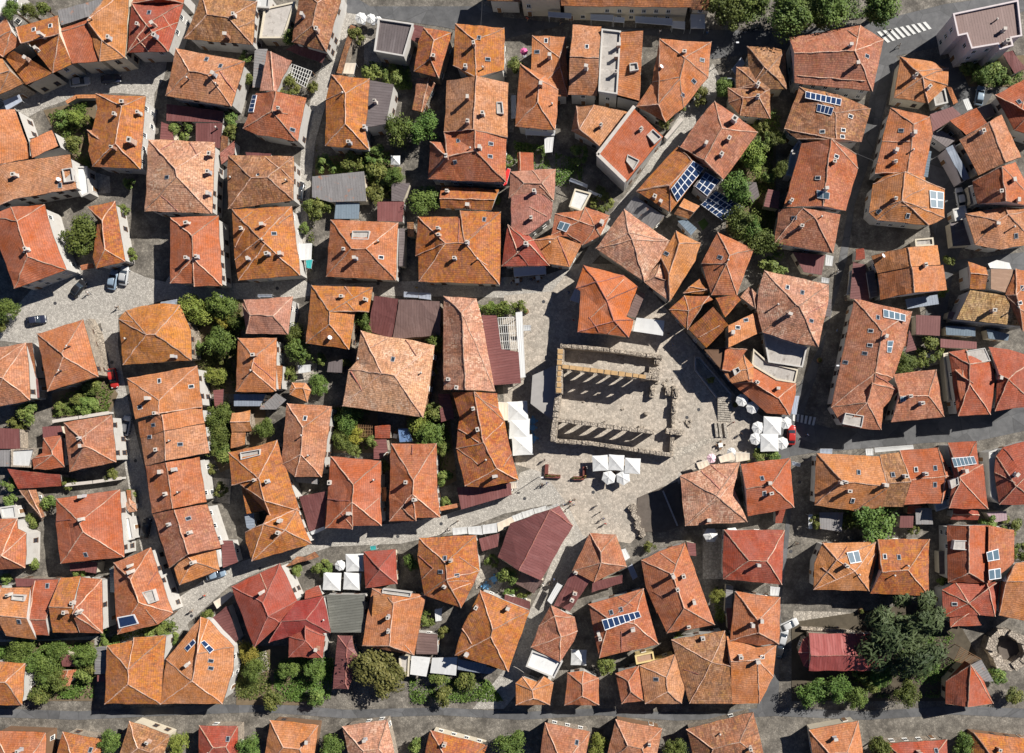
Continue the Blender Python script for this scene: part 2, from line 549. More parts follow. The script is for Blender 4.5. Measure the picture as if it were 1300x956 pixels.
r A -130,990 110,780 165,760 330,880 220,1000 205,1142 120,1140 -55,1125 / 110,960 145,830 h=6
r A 290,770 578,737 630,1058 270,1097 325,880 / 330,915 525,912 h=6
p 220,330 370,368 370,415 222,385 4 1
p 250,545 290,545 275,625 245,622 1 2
p 335,925 375,915 372,950 335,958 2 1
s 183,388 135,478 130,575 95,630 -35,690
c 235,515 400,918 480,965
t -35,1030 90,1050 75,1130 -55,1105
H canopy|2.8|C|triangular brown fabric canopy at the corner house's yard
f M 395,470 445,605 370,622 380,580
H house|6|W|orange gabled house on the avenue, two chimneys, northern half
r O 140,-30 585,-100 605,32 180,90 / 390,-70 410,60
c 345,90 500,35
d 215,-25
H house|5.8|W|southern half of the orange gabled house on the avenue
r O 182,92 622,35 648,203 203,265 / 412,62 432,228
H house|6|W|golden tiled house with tan flat deck beside the gravel-like roof
r D 790,10 912,50 905,198 800,195 / 795,90 905,100
f T 945,60 1110,65 1090,232 945,195
c 930,185 1105,210
H house|6|G|multicoloured straw-toned tile roof with a dark red lower band
m D2 805,203 1040,238 1150,445 715,400
c 960,340
H house|6.2|W|orange house on the right edge beside the straw-toned roof
r O 1045,235 1112,60 1250,80 1250,400 1160,485 / 1115,240 1140,330
c 1130,320
s 1140,290 1155,190
H canopy|3|W|white domed canvas cover above the tan flat deck
f W 925,25 985,0 1070,20 1085,62 940,55
H annex|3|C|blue glass canopy roof south of the straw-toned roof
f L 640,445 840,455 840,515 645,505
H annex|3|C|second blue glass roof beside the parapet of the red hipped house
f L 915,465 1070,500 1060,545 930,530
H shed|3|C|dark maroon court roof between the corner house and the glass canopy
f M 440,370 605,378 600,512 440,502
H house|6|W|red house with cut-out white terrace and dormer, split by a white gable wall
r R 660,622 775,600 945,680 975,800 945,1042 725,1052 700,900 / 800,705 800,830
r R 705,742 755,735 835,800 740,950 / 755,790 810,820 h=7
t 780,612 905,592 945,680 815,700
H house|6.2|W|red hipped house on the right edge south of the glass roofs
r R 930,585 1065,602 1250,660 1250,980 975,1018 990,790 / 1000,770 1060,800
c 1005,795
T broad|75|4|dark leafy garden tree in the yard of the orange corner house|370,700
T shrub|75|4|lime-topped bush by the corner house's triangular canopy|540,600
T shrub|50|3|garden shrub at the edge of the red-roofed house|480,690
B table|white garden table with chairs among the yard bushes|525,645
@d1
H annex|3|S|flat maroon roof at the left edge below the small garden
f M -80,230 130,235 135,370 -80,370
H annex|3|S|pale concrete flat roof with a square hatch near the left edge
F W 80,375 242,365 212,495 80,490
H annex|2.8|S|flat dark grey roof on the left edge by the pale hatch roof
f G -80,380 75,378 70,490 -80,490
H house|6|W|rust-speckled orange hipped house with twin white chimneys and a bright white east wall
r A 430,195 755,140 785,460 470,525 / 545,298 572,348
c 535,300 555,350
H annex|4|W|red tiled annex with rounded corner beside the twin white chimneys house
r R 290,300 422,278 440,492 300,512 230,505 213,440 285,400 / 350,385 355,410
H annex|3|C|small dark brown roof north of the rounded red annex
f M 285,222 410,215 425,272 290,298
H outbuilding|3|S|long low red tiled roof in the west gardens
m R 50,505 408,545 420,620 120,640
H outbuilding|3|S|crooked narrow brown gabled roof in the west gardens
r B 130,650 240,645 300,830 280,862 / 195,650 285,842
H house|6|W|wide clean red house near the left edge with small red dormer
r R 380,707 810,642 835,1098 410,1145 378,880 / 535,870 560,930
c 555,690 550,845
s 578,1083
H gatehouse|3|W|tiny brown hipped gate roof on the shaded street by the wide red house
r P 845,742 870,705 918,740 920,790 870,802 / 875,750 882,765
H house|5.5|W|orange house on the left edge beside the white garden terrace
r O -80,838 112,840 118,908 178,938 172,1172 -80,1194 / -80,1020 10,1090
H annex|3|W|white flat terrace near the left edge
F W 0,765 105,750 118,838 20,838
V W2|80|white car parked at the roadside beneath the long orange row, left street|845,215
V K|80|black car in deep shade beside the long orange row|980,905
T shrub|75|4|grey-green bush left of the small paved garden|190,130
T shrub|70|3|tangled bush below the grey-green bush|130,190
T shrub|80|2.5|tangled flowering shrub in the garden north of the twin white chimneys|580,80
T shrub|55|2|grassy green shrub beside the pale garden table|410,110
T shrub|50|3|yellow-green shrub below the rounded annex|460,610
T shrub|60|4|yellow and green shrub north of the wide red house|340,720
T shrub|40|2.5|roadside shrub by the tiny gate roof|880,670
T shrub|45|3|shrub south of the twin white chimneys house|740,540
T shrub|50|2.5|bush at the end of the crooked brown roof|215,860
T shrub|50|3|bush on the left edge beside the long low red roof|60,600
T shrub|45|3|dark bush beyond the crooked brown roof|70,720
@d1
H row_house|6|W|top house of the long orange row with grey roof window
r O 857,-102 1327,-190 1365,88 1105,128 912,170 / 1072,42 1102,125
c 1000,30 1050,130
s 945,92 1075,-87 1290,-50
H row_house|5.7|W|second house of the long orange row, small and wedge-shaped
r O 930,190 1362,87 1380,197 945,300 / 1092,138 1102,238
s 1035,210
H row_house|5.9|W|third house of the long orange row with white roof window
r A 947,302 1380,202 1408,397 978,485 / 1104,243 1117,450
c 1140,315 1055,375
s 1215,340 1010,290
H row_house|6|W|fourth house of the long orange row with browned west slope
r O 978,489 1345,428 1390,728 1026,803 / 1117,457 1162,780
c 1085,525 1115,675 1175,510 1200,662
H row_house|6|W|fifth house of the long orange row with one big pale roof box
r A 1030,808 1394,742 1490,1037 1267,1078 1140,1172 / 1177,795 1270,1075
c 1140,880 1278,935
s 1270,840
@e2
H row_house|5.6|W|last house of the long orange row at the lower cobbled street
r O 108,165 205,70 395,42 418,178 150,282 / 205,85 238,120
c 240,128 165,65
s 290,25
A W|2.8|narrow maroon-white awning along the bottom of the long orange row|385,50 425,40 445,145 405,150
H annex|3|W|small brown flat annex beside the end of the long orange row
f M 428,-20 505,-20 543,125 440,165
@d2
H house|6|W|pale orange patchwork roof with golden east slopes, upper part
r D 480,395 690,345 805,310 830,410 880,540 960,790 760,820 720,780 560,610 500,615 / 680,570 720,720
c 655,580 740,590
t 555,395 690,372 690,412 560,445
H house|6|W|golden hipped house at the lower end of the patchwork roof
r D 740,820 945,772 1010,960 1040,1010 635,1128 595,1000 590,930 730,960 / 750,880 860,920
c 825,855 815,935
H annex|5|W|dark mottled roof slope on the patchwork house's shaded west side
m D 565,600 680,572 725,785 600,810
H annex|3|C|blue sheet roof under the patchwork house's west side
f B2 585,815 650,805 660,940 600,900
H house|6|W|long orange house with frosted lime-stained tiles and a red south hip
r A 872,62 1175,85 1110,560 925,558 832,480 / 980,230 968,410
c 970,280 1015,415
s 995,165
H outbuilding|3.5|S|small orange-red tiled outbuilding with flat ridge in the middle gardens
r O 505,130 625,112 640,250 500,258 / 520,190 625,185
H outbuilding|3|S|lower orange outbuilding just south of the flat-ridged one
m O 500,262 592,260 590,345 490,370
T broad|80|5|dark bushy tree beside the long orange row's white wall|425,150
T broad|85|5|lighter bushy tree south of the dark bushy tree|410,300
T broad|60|5|dark garden tree between outbuildings and the frosted orange house|720,230
T shrub|70|3|dark shrub in shade south of the flat-ridged outbuilding|440,410
T shrub|35|2.5|shrub at the row's white garden wall|350,510
H canopy|2.6|C|corrugated grey-brown fan-shaped roof north of the middle gardens
f G 690,90 800,-5 868,40 800,105 690,105
H restaurant|4|C|dusty maroon roof with shaded half beside the golden hipped house
m M 955,690 1135,655 1130,890 1022,925
A W|3|thin white awning at the maroon roof's street side|1030,930 1120,895 1130,912 1040,950
P W|person in white at the maroon restaurant's chairs|1035,650
H canopy|2.6|C|small covered passage at the frosted orange house's foot
f G 925,562 1085,568 1085,610 930,595
@d3
H house|6|W|orange and red hipped house with white chimney on the main cobbled street
r R 105,420 445,452 440,715 448,888 258,888 250,912 70,905 80,710 / 258,610 250,730
c 395,580 230,805 100,598
H house|6|W|tall orange hipped house left of the small green court, main cobbled street
r O 515,335 820,335 822,650 843,835 685,835 680,858 498,858 505,430 / 660,580 660,675
c 615,595 670,712
H annex|3|S|two small red roofs in the patio north of the main street houses
m R 400,215 505,208 505,300 405,300
H annex|3|S|maroon patio roof next to the round white table
f M 395,310 480,305 490,380 440,440 395,438
H canopy|3|C|orange lean-to between two main street houses
m O 438,632 482,632 480,725 440,725
T broad|80|5|leafy tree in the patio garden beside the frosted orange house|230,160
T broad|70|4|darker tree in the same patio garden, nearer the street|190,310
T gold|55|4|yellowish shrub in the patio garden with the pergola bars|285,280
T shrub|45|4|green shrub right of the pergola bars|390,320
T broad|100|6|dense dark tree over the blue tables garden|770,290
T lime|75|5|yellow-green tree under the huge pale roof|690,195
T shrub|60|4|bush east of the huge pale roof's south corner|790,120
T shrub|60|4|leafy bush in the small green court|870,570
T shrub|50|4|shrub along the narrow garden of the tall orange house|860,370
B table|round white garden table in the patio|540,285
G pergola|2.6|pergola bars over the patio garden|290,205 385,205 385,290 300,290
A N|2.4|blue checked shade cloth beside the dense dark tree|560,235 630,235 660,320 570,325
W garden_wall|2.5|.6|red tile-capped garden wall along the main cobbled street|O|845,775 970,750
H restaurant|3.2|C|maroon sheet roof in front of the golden ridge house on the main street
f M 955,632 1320,600 1325,680 985,780
P K|person with a long shadow alone on the main cobbled street|965,855
A W|2.8|first white stall awning of the street row beside the big maroon roof, west end|925,908 1020,898 1025,942 930,952
A W|2.8|second white stall awning from the west in the row along the big maroon roof|1028,900 1118,890 1128,950 1035,946
@d4
H house|6|C|golden roof with long hips beside the big white square parasols
r D -140,-10 165,-5 178,100 215,185 260,400 312,582 85,630 -52,622 -110,370 -100,235 -88,160 / 8,5 72,330 165,505
c 5,100 35,240 150,555 90,445
H canopy|3.2|C|narrow maroon roof west of the golden long-hipped house
f M -232,0 -152,0 -122,165 -212,190
U sq|138|big white square parasol at the north end beside the golden long-hipped house|303,118
U sq|138|middle big white square parasol beside the golden long-hipped house|315,235
U sq|138|south big white square parasol beside the golden long-hipped house|335,345
A C|3|cream shade panel behind the big white square parasols|172,55 240,60 240,180 185,175
A C|3|small white box awning at the golden long-hipped house's street corner|250,600 298,595 300,635 262,640
U sq|106|left white square parasol of the trio below the ruin|860,467
U sq|106|middle white square parasol of the trio below the ruin|968,464
U sq|106|right white square parasol of the trio below the ruin|1078,486
U hex|96|left white hexagonal parasol in the plaza|918,565
U hex|98|right white hexagonal parasol in the plaza|1015,567
B blue_table|blue square table with chairs nearest the ruin apse|405,182
B blue_table|small blue square table between the other two|402,228
B blue_table|blue square table with chairs beside the south big parasol|410,300
B planter_bench|dark red corner planter bench, west side of the plaza seating|540,555
B planter_bench|short dark red planter bench, east side of the plaza seating|715,568
A W|2.8|third white stall awning from the west along the big maroon roof|66,888 160,872 165,934 70,946
A C|2.8|wider cream stall awning along the big maroon roof|165,872 262,828 290,868 172,930
A W|2.8|white stall awning just east of the cream one|266,826 326,802 340,845 288,864
A W|2.8|white stall awning between its twins, nearing the plaza corner|331,800 406,776 420,822 343,840
A W|2.8|white stall awning second from the plaza corner|412,778 494,755 500,795 422,810
A W|2.8|last white stall awning at the plaza corner|500,766 570,745 582,757 502,784
P K|left one of a couple walking across the plaza with long shadows|470,608
P B|right one of a couple walking across the plaza with long shadows|500,602
P W|tourist in white in the group at the stall corner|610,745
P K|tourist in black at the head of the group near the stall corner|688,712
P R|tourist in red in the group near the stall corner|660,725
P B|tourist in blue in the group near the stall corner|680,745
P K|tourist in black closest to the big maroon roof's corner|625,790
P W|pale dressed person alone on the plaza's bare paving|840,750
P K|dark dressed person at the plaza's bare paving|858,795
P B|person walking away across the plaza's lower paving|880,840
P R|person in red top south of the plaza's bare paving|895,872
P Y|person in yellow beside the short planter bench|757,552
P W|waiter in white beside the short planter bench|770,495
P K|person in black beside the planter bench corner|485,445
L street_lamp|5|slim lamp post west of the corner planter bench|445,560
@e4
H market_hall|4|C|big maroon sheet roof with a dark seam at the plaza corner
r M 250,-135 585,-255 675,-118 462,248 172,92 / 525,-230 320,165
H annex|3|C|low brown sheet roof under the big maroon roof's south end
m M2 330,185 480,250 415,340 290,270
H annex|3|C|small dusty maroon roof beside the trimmed hedge
m M 215,342 390,392 385,442 215,402
T hedge|35|2.2|left bush of the trimmed hedge in the alley garden|260,330
T hedge|35|2.2|right bush of the trimmed hedge in the alley garden|345,358
H house|5|W|orange-tan hipped house on the south corner of the plaza
r A 790,-68 965,-60 1040,155 820,260 670,185 / 862,60 866,130
c 695,195
H house|3.3|C|maroon sheet-roofed house with pink edge along the alley
m M 800,245 665,197 545,415 655,455
c 690,335 670,380
H annex|3|C|narrow maroon roof south of the plaza corner house
m M 810,262 1010,212 1010,265 800,330
A W|3|white awning along the alley of the maroon sheet-roofed house|570,265 605,285 530,410 503,385
A W|2.8|small white awning on the plaza corner house's east side|990,45 1030,35 1060,95 1030,115
A B|2.6|pale grey board awning beside the narrow maroon roof|1045,160 1075,140 1112,225 1080,245
H house|5.2|W|brown-orange house narrowing towards the alley with a white flat roof behind
r A 530,415 690,500 705,590 680,660 590,800 395,700 450,555 / 550,490 595,630
H annex|4.5|W|white flat roof at the alley behind the brown-orange house
F W 402,718 608,792 550,905 360,825
H house|6|W|orange hipped house with seven dark solar panels in one row
r O 780,408 985,352 1150,305 1195,490 1255,680 850,770 / 925,515 1085,540
p 870,515 1120,455 1137,495 892,587 7 1
s 935,465 1000,445
c 1080,580 850,605 860,640
U sq|105|white square parasol in the yard behind the alley's white flat roof|715,770
H house|5|W|small orange house at the bottom behind the yard parasol
r O 640,872 750,862 850,905 850,1090 620,1090 / 740,950 742,1030
H house|5|W|small split orange roof at the alley's bottom end
r O 290,942 335,895 430,930 480,895 545,940 520,1090 290,1090 / 400,990 410,1040
H house|5.5|W|orange roof with grey side strip at the bottom, west of the yellow wall house
r O 965,872 1120,822 1150,1060 1000,1080 / 1050,930 1070,1000
H house|6|W|big golden-brown lichen roof along the alley
r D 50,315 387,452 240,862 -120,750 -65,560 / 135,580 120,630
c 25,430 240,435 -40,745
B blue_table|blue table set in the sunken garden patio|145,240
B blue_table|blue chairs group at the patio's lower end|90,290
T shrub|65|4|bush below the seven panel house|900,820
T shrub|40|2.2|ivy on the garden fence of the alley patio|130,120
T shrub|70|5|dark tree in the sunken garden patio|240,200
P W|person in white walking in the alley beside the big maroon roof|475,275
P K|person in black walking in the alley beside the white awning|520,270
P B|person in blue at the alley's upper bend|550,238
H canopy|2.6|C|shaded blue canopy at the alley's bottom end
f B2 -10,800 100,830 160,850 120,880 0,870
@e1
H row_house|5.8|W|orange house at the left edge of the lower row with white stair
r O -80,282 10,287 20,585 -80,592 / -80,430 14,430
H row_house|5.8|W|orange row house with white dormer box, lower left
r O 5,300 205,298 245,645 40,622 / 12,475 222,500
c 185,490 60,345
t 80,345 165,350 160,390 75,380
s 128,525
H row_house|5.6|W|dark maroon weathered roof squeezed between two orange row houses
r R 205,300 235,252 400,242 345,470 328,622 242,612 / 222,510 318,515
s 320,285
H row_house|6|W|golden orange row house east of the dark maroon roof
r D 408,230 543,222 533,602 356,600 / 360,430 512,432
c 490,400 440,462
H row_house|6.2|W|clean orange end house of the lower row with white east wall
r O 547,230 688,240 692,605 537,602 / 517,430 545,475
c 530,462
H house|6|W|fan-shaped red-orange house with a white roof box and dark blue pool
r O 765,130 1015,28 1165,468 1065,545 795,612 775,400 / 880,240 935,400
c 880,150 885,190
t 955,330 1030,310 1055,390 1000,410
p 788,500 905,478 935,540 802,572 1 1
H house|6|W|mottled golden-brown hipped house at the bottom, left of centre
r D 720,688 910,655 905,635 1118,618 1085,1080 708,1080 / 865,850 865,950
H annex|3.5|C|grey corrugated strip roof beside the mottled golden-brown house
f G 640,700 715,692 715,880 637,880
H annex|3|C|small dark red porch roof under the grey corrugated strip
f M 655,885 712,882 715,930 655,930
H house|5.5|W|golden house with white north wall at the bottom left corner
r D -80,790 168,808 150,1090 -80,1090 / -80,930 40,935
H shed|3|C|maroon shed roof hidden among the bottom left trees
f M 400,735 530,770 530,832 420,828
H shed|3|C|tiny orange gabled shed at the bottom edge, left
r O 395,850 515,850 470,960 375,950 / 455,855 425,950
H annex|3.5|S|long maroon covered terrace above the lower row
f M 100,235 400,240 395,290 110,290
T broad|110|6|dark tree row left end under the lower row houses|130,730
T broad|100|6|bright bushy tree at the bottom, beside the tiny orange shed|320,860
T broad|70|5|bushy tree above the maroon shed|390,720
T broad|75|6|dark tree between maroon shed and grey corrugated strip|580,760
T shrub|60|4|shrub at the bottom edge beside the tiny orange shed|560,890
T shrub|70|3|long green shrub along the lower street by the pool house|740,645
T shrub|65|3|green shrub in front of the fan-shaped house at the street|1000,590
T shrub|50|3|shrub behind the mottled golden-brown house's corner|1150,640
T shrub|50|3|small tree in the garden west of the wide red house's yard|220,130
T shrub|40|3|dark shrub at the left edge above the lower row|30,240
U hex|50|white parasol in the yard of the fan-shaped house|785,330
@e2
H house|6|W|orange house with four skylights at the lower street corner
r O 292,495 340,510 515,695 510,850 440,1080 20,1080 60,780 / 270,740 232,930
p 180,705 240,645 258,668 200,730 2 1
p 290,665 315,652 382,715 352,742 1 2
s 360,790 360,840
c 205,815
H annex|3|W|dusty maroon annex roof between the skylight house and the large dark red house
m M 470,420 548,645 505,692 350,520
H house|6.5|W|large clean dark red house with many hips at the lower street
r R2 497,290 828,133 942,385 835,540 650,697 / 710,395 745,490
r R2 835,540 942,388 1120,357 1168,600 885,630 750,670 / 850,535 1000,514 h=6
r R2 885,628 1000,515 1130,625 1110,770 883,765 / 995,570 995,655 h=5.8
c 705,330 720,655 1120,515 1075,710
H annex|3|W|small flat red tile roof on the large dark red house's east court
f R2 995,320 1085,282 1112,350 992,375
A C|2.4|folded cream awning beside the large dark red house's street side|375,395 490,325 510,345 400,440
H shed|2.8|C|brown tiled porch roof by the street east of the large dark red house
m B 860,160 1060,55 1090,90 940,90
V B|17|blue-grey van parked at the shaded foot of the long orange row|390,210
T gold|65|4|bright yellow-green bush south of the large dark red house|610,735
T broad|70|5|dark round tree at the bottom beside the dry lawn|640,850
T broad|75|5|dark tree under the large dark red house's south wing|880,840
T broad|70|5|leafy tree at the bottom near the grey-green flat roof|1060,850
T shrub|45|3|shrub at the skylight house's street corner|350,475
T shrub|60|3|shrub in the courtyard by the red tile roof|1110,170
T shrub|55|3|shrub between the brown porch and shaded court|920,160
T shrub|80|3|green shrubs filling the corner of the lower cobbled street|50,600
@e3
U sq|120|white square parasol at the upper right of the courtyard trio|265,130
U sq|120|white square parasol at the lower left of the courtyard trio|112,257
U sq|116|white square parasol at the lower right of the courtyard trio|248,256
U hex|72|small white octagonal parasol beside the courtyard trio|165,150
H house|4|C|dark red metal pyramid roof with pale ridges beside the courtyard parasols
r R2 325,55 540,38 557,272 340,300 / 430,165 436,172
H house|4|W|grey-green flat sheet roof next to the dark red house
f GG 75,345 330,345 320,600 108,600
H annex|3.5|W|dull red gabled roof at the bottom beside the golden-brown tree
r M 150,620 250,622 262,710 298,775 225,980 118,980 / 215,700 205,940
H house|5|W|orange house with raised upper roof and roof slits, lower middle
r O 385,300 745,348 670,752 490,720 320,690 340,540 / 530,400 500,690
m O 395,340 520,350 500,550 380,510 h=6
c 495,495 495,590
t 455,305 650,330 640,362 450,335
H house|6|W|golden orange house with white ridges beside the big maroon roof
r D 700,-35 1085,-60 1110,185 985,435 735,345 715,250 690,80 / 880,130 885,240
c 915,115 870,290
s 955,215 845,190 875,100
H annex|3|W|brown flat roof east of the raised-roof orange house
f M2 690,600 825,612 825,747 680,745
H canopy|3|W|left pale blue sheet canopy at the bottom
f W 650,757 778,768 750,897 640,882
H canopy|3|W|middle pale sheet canopy at the bottom, half in shadow
f W 790,770 960,766 950,890 775,872
H canopy|3|W|right shaded blue sheet canopy reaching the alley
f B2 965,780 1160,815 1130,875 960,850
T autumn|165|8|large golden-brown tree at the bottom edge, centre left|420,870
T broad|55|5|dark tree between pyramid roof and golden orange house|645,130
T shrub|60|3|green shrub in the dark court of the raised-roof house|765,510
T shrub|50|3|small shrub in the shaded yard beside the lichen roof|865,600
T shrub|70|3|yellow-green hedge shrub at the bottom edge, left piece|830,905
T shrub|70|3|yellow-green hedge shrub at the bottom edge, right piece|1020,905
T shrub|55|3|flowering vine beside the small octagonal parasol|70,160
A T|2.4|turquoise cloth on the street side above the pyramid roof|370,18 410,14 412,40 375,45
@e5
H house|6.2|W|long bright orange house with dormer hip on its west side
r O 75,115 200,50 370,-5 570,550 250,605 110,305 / 285,210 365,435
r O 110,305 245,368 180,475 / 205,355 210,380 h=6.1
c 290,220 320,310 360,220 430,395 395,560
H house|5.8|W|mossy brown-orange hipped house at the bottom, right of centre
r B 278,650 640,585 665,800 690,1080 400,1080 / 550,800 665,805
c 490,640
H house|6|W|red hipped house facing the avenue under the glass canopies
r R 630,-95 1040,-90 1022,278 622,240 / 800,118 925,120
c 865,145
H house|6|W|orange-red hipped house on the avenue with several grey chimneys
r O 705,322 1015,365 1005,675 865,687 675,655 / 862,520 866,600
c 885,520 825,550 715,668
H house|5.6|W|orange house at the avenue just south of the grey-chimney house
r O 650,620 850,700 985,682 965,895 870,1080 688,1080 / 690,795 860,785
c 745,765 860,795
s 890,765
H house|5.5|Y|pinkish orange house with yellow wall at the bottom edge
r A 65,822 308,742 370,960 350,1080 100,1080 / 245,900 250,1000
s 175,915
T lime|45|4|bright green small tree in the court between two avenue houses|585,350
T shrub|40|3|shrub at the north corner of the long bright orange house|130,30
A W|2.8|small white awning on the avenue under the red hipped house|945,290 1010,298 1000,352 945,350
V S|75|grey car parked at the avenue corner beside the stone yard|1030,640
V K2|80|black car in the shade of the avenue, bottom|1010,715
V S2|25|silver scooter-like small car at the avenue by the stone yard|1070,550
@d5
H house|6|W|brown-pink hipped house with stepped north eaves beside the excavation
r P 335,550 475,512 545,475 740,462 720,560 700,640 790,862 372,893 / 580,690 600,705
c 530,850 755,765 735,548
H house|6|W|dark red hipped house on the avenue corner joined to the brown-pink one
r R 748,475 1080,430 1105,765 790,825 / 775,640 950,615
c 940,600 950,670
s 890,570 905,670
H annex|3|W|small red lean-to beneath the dark red corner house
m R 980,780 1050,776 1025,872 978,870
A C|2.8|cream awning at the north tip of the brown-pink house|445,465 522,445 540,490 465,510
U hex|64|pale pink parasol among the cream awnings|550,435
A C|2.8|wide cream awning between the pink parasol and planting|595,425 690,392 712,440 610,465
U hex|60|white parasol behind the wide cream awning|685,392
A C|2.8|cream awning below the plaza's east planting|710,395 805,400 805,445 715,460
T shrub|50|2|green planter shrub under the east square parasols|860,405
T shrub|45|2|flowering planter shrub at the corner by the avenue|975,415
U hex|84|white octagonal parasol nearest the steps, upper of its pair|757,42
U hex|84|white octagonal parasol beside the long orange house, lower of its pair|827,92
U hex|84|white octagonal parasol north-west of the square pair|865,228
U hex|84|white octagonal parasol south-west of the square pair|850,303
U sq|122|north white square parasol of the avenue corner pair|960,214
U sq|122|south white square parasol of the avenue corner pair|940,328
U hex|84|shaded octagonal parasol beside the red car|1050,195
U hex|84|white octagonal parasol at the avenue edge, south of the red car|1028,333
V R|88|red car parked beside the white parasols at the avenue|1088,278
A B|2.8|narrow lilac awning along the orange house at the avenue crossing|1100,15 1140,15 1120,140 1088,135
U hex|100|large white parasol in the shaded yard south of the brown-pink house|545,955
U hex|100|second large white parasol in the shaded yard south of the brown-pink house|690,950
P K|person in dark clothes standing near the east white parasols|745,270
P R|person with orange top on the steps|690,195
A B|2.6|grey shop sign awning at the avenue corner|1090,455 1150,470 1145,492 1095,480
B planter|round wicker planter by the octagonal parasols|710,75
S crossing|avenue_crossing|1090,130 1260,160 1245,215 1090,180
@d6
H house|6|W|bright orange west end house of the row south of the crossing
r O 300,400 725,422 755,615 745,765 560,790 285,750 / 475,590 755,615
c 465,600 520,655 765,615 495,595
s 585,530 545,720
A B|2.8|blue-grey awning at the crossing corner of the orange row|325,372 408,372 405,405 325,400
A W|2.6|thin white awning at the south-west wall of the orange row|248,815 275,815 272,910 248,910
T broad|150|8|big olive green tree south of the orange row by the avenue|695,840
T shrub|45|4|climbing plant on the yellow post by the avenue|300,860
H canopy|3|C|shaded grey terrace cover under the orange row
f G 320,800 480,800 470,930 325,910
@d7
H row_house|5.9|W|mottled brown and orange section in the middle of the row
r B 195,410 330,395 380,580 355,760 215,757 / 220,605 376,588
c 235,615 370,555
s 285,545
H row_house|6|W|red section of the row with white roof windows
r R 332,382 590,365 690,560 612,735 360,747 380,570 / 380,570 640,556
s 440,510 570,500 568,612
c 505,540
H house|7|W|taller red end house with long solar panel row and white stepped wall
r R 655,330 848,318 865,475 892,475 925,777 660,772 695,560 / 735,558 742,575
r R 690,772 858,790 858,848 672,848 / 690,810 858,818 h=4
p 680,432 830,420 850,472 700,495 6 1
c 770,520
t 668,585 725,560 730,610 680,640
H house|6|W|red house with white balconies on the right edge
r R 980,420 1030,360 1250,295 1250,747 1000,745 967,530 / 1120,620 1180,560
c 1115,545
H balcony_block|4.6|W|white balconied front of the red house on the right edge
F W 925,392 982,372 998,742 938,690
A W|3|long white roller awning along the north side of the row|160,365 420,345 425,372 165,395
A W|2.8|white rolled awning end piece at the row's street side|100,372 152,370 152,415 105,415
T shrub|60|4|green bush between the row's tall end and the lower red cluster|930,860
T shrub|70|3|hedge bush at the right edge south of the balconies|1080,890
H shed|3|C|purple-grey shed roof at the right, south of the balconies
f Q2 915,800 1050,790 1055,850 960,870
H canopy|3|C|shaded glass yard cover between olive tree and the row's tall end
f G 435,770 545,770 555,880 440,880
@e6
H house|5.8|W|orange house with blue solar boiler near the avenue, south of the olive tree
r O 340,-5 705,-10 712,60 660,318 278,312 285,135 / 440,110 560,190
p 505,60 585,45 605,125 530,137 2 1
c 505,150 590,210 715,190
H chapel|5|S|small stone church with red gabled roof and rounded apse
r M3 250,605 720,610 740,860 250,858 / 268,757 770,757
r M3 262,615 262,850 215,825 178,735 210,645 / 262,735 h=4.4
W stone_wall|1.2|.6|pale stone edge wall north of the small red church|S|200,572 575,600
S stone|church_yard|145,455 420,460 700,480 690,560 400,580 210,570 140,610
T broad|65|5|bushy tree at the bottom by the church|740,890
T shrub|60|4|dark shrub at the church's east corner|610,880
P K|person in dark clothes by the church's yard|435,560
B planter|red market box in the shaded yard north of the church|605,455
@e7
H house|6|W|large golden orange hipped house with two white-framed skylights above the pine
r D 185,-30 528,-30 525,352 133,335 190,172 / 195,172 388,180
c 385,150 295,215
s 230,88 325,93
H house|6|W|red house group with pairs of solar panels at the right
r R 650,-125 935,-125 928,270 655,260 / 800,-100 795,200
m O 930,-125 928,270 1100,130 1105,-90 h=6.1
p 915,60 995,35 1005,108 925,122 2 1
p 930,178 1010,165 1015,235 935,247 2 1
t 700,-20 790,-20 790,45 690,40
H house|5.5|W|golden shaded house on the right edge beside the solar panel pairs
r O 1050,210 1112,130 1250,110 1250,500 1160,522 1000,482 1012,250 / 1030,245 1240,255
c 1040,245
H house|5.5|W|red cluster roofs above the stone ruin, with ribbed slopes
r R 705,262 920,272 1005,250 975,490 870,482 670,495 622,487 615,312 / 800,400 930,300
s 700,408
H pavilion|5|W|small red pavilion hip roof projecting towards the pine
r R 665,490 800,407 882,552 672,560 / 795,430 800,465
H house|4|C|red roof with grey metal side at the bottom right
r R 640,1080 640,930 768,790 900,930 960,1080 / 775,810 790,1060
f G 805,822 880,782 965,930 905,930
G pergola|3|dark timber frame structure beside the bottom right red roof|700,790 740,700 880,780 800,820
T pine|255|13|huge dark feathery conifer in the lower right|400,610
T broad|75|5|leafy tree at the bottom edge beneath the huge conifer|200,900
T broad|60|5|pale tree at the bottom edge right of the huge conifer|530,830
T shrub|60|3|dark shrub at the bottom right by the stone ruin|1000,890
T shrub|60|4|green bush at the right edge beside solar panel pairs|1150,60
S stone|ruin_yard|640,560 740,620 820,680 640,900 560,800
@z
H house|4.6|B|orange hipped house south of the bottom lane, westernmost of the lower row
r O -8.2,927.0 58.9,929.8 55.9,995.0 -13.3,992.0 / 7.7,959.7 39.1,961.0
c 24.5,952.6
H house|4.3|S|golden hipped house in the lower row beside the westernmost orange one
r D 79.3,929.1 132.0,939.3 117.2,998.9 65.0,986.7 / 92.3,961.2 108.2,964.5
c 100.0,970.0
s 115.0,952.1
H house|4.6|C|brown weathered house in the lower row, left part
r B 164.3,915.1 215.5,932.9 197.4,988.5 147.6,972.2 / 174.5,949.6 190.5,954.9
c 187.8,942.1
H house|4.6|S|red tiled house in the lower row across from the skylight house
r R 252.3,921.3 302.2,921.8 302.8,976.8 251.3,976.3 / 270.3,948.7 286.5,948.5
c 264.3,956.0
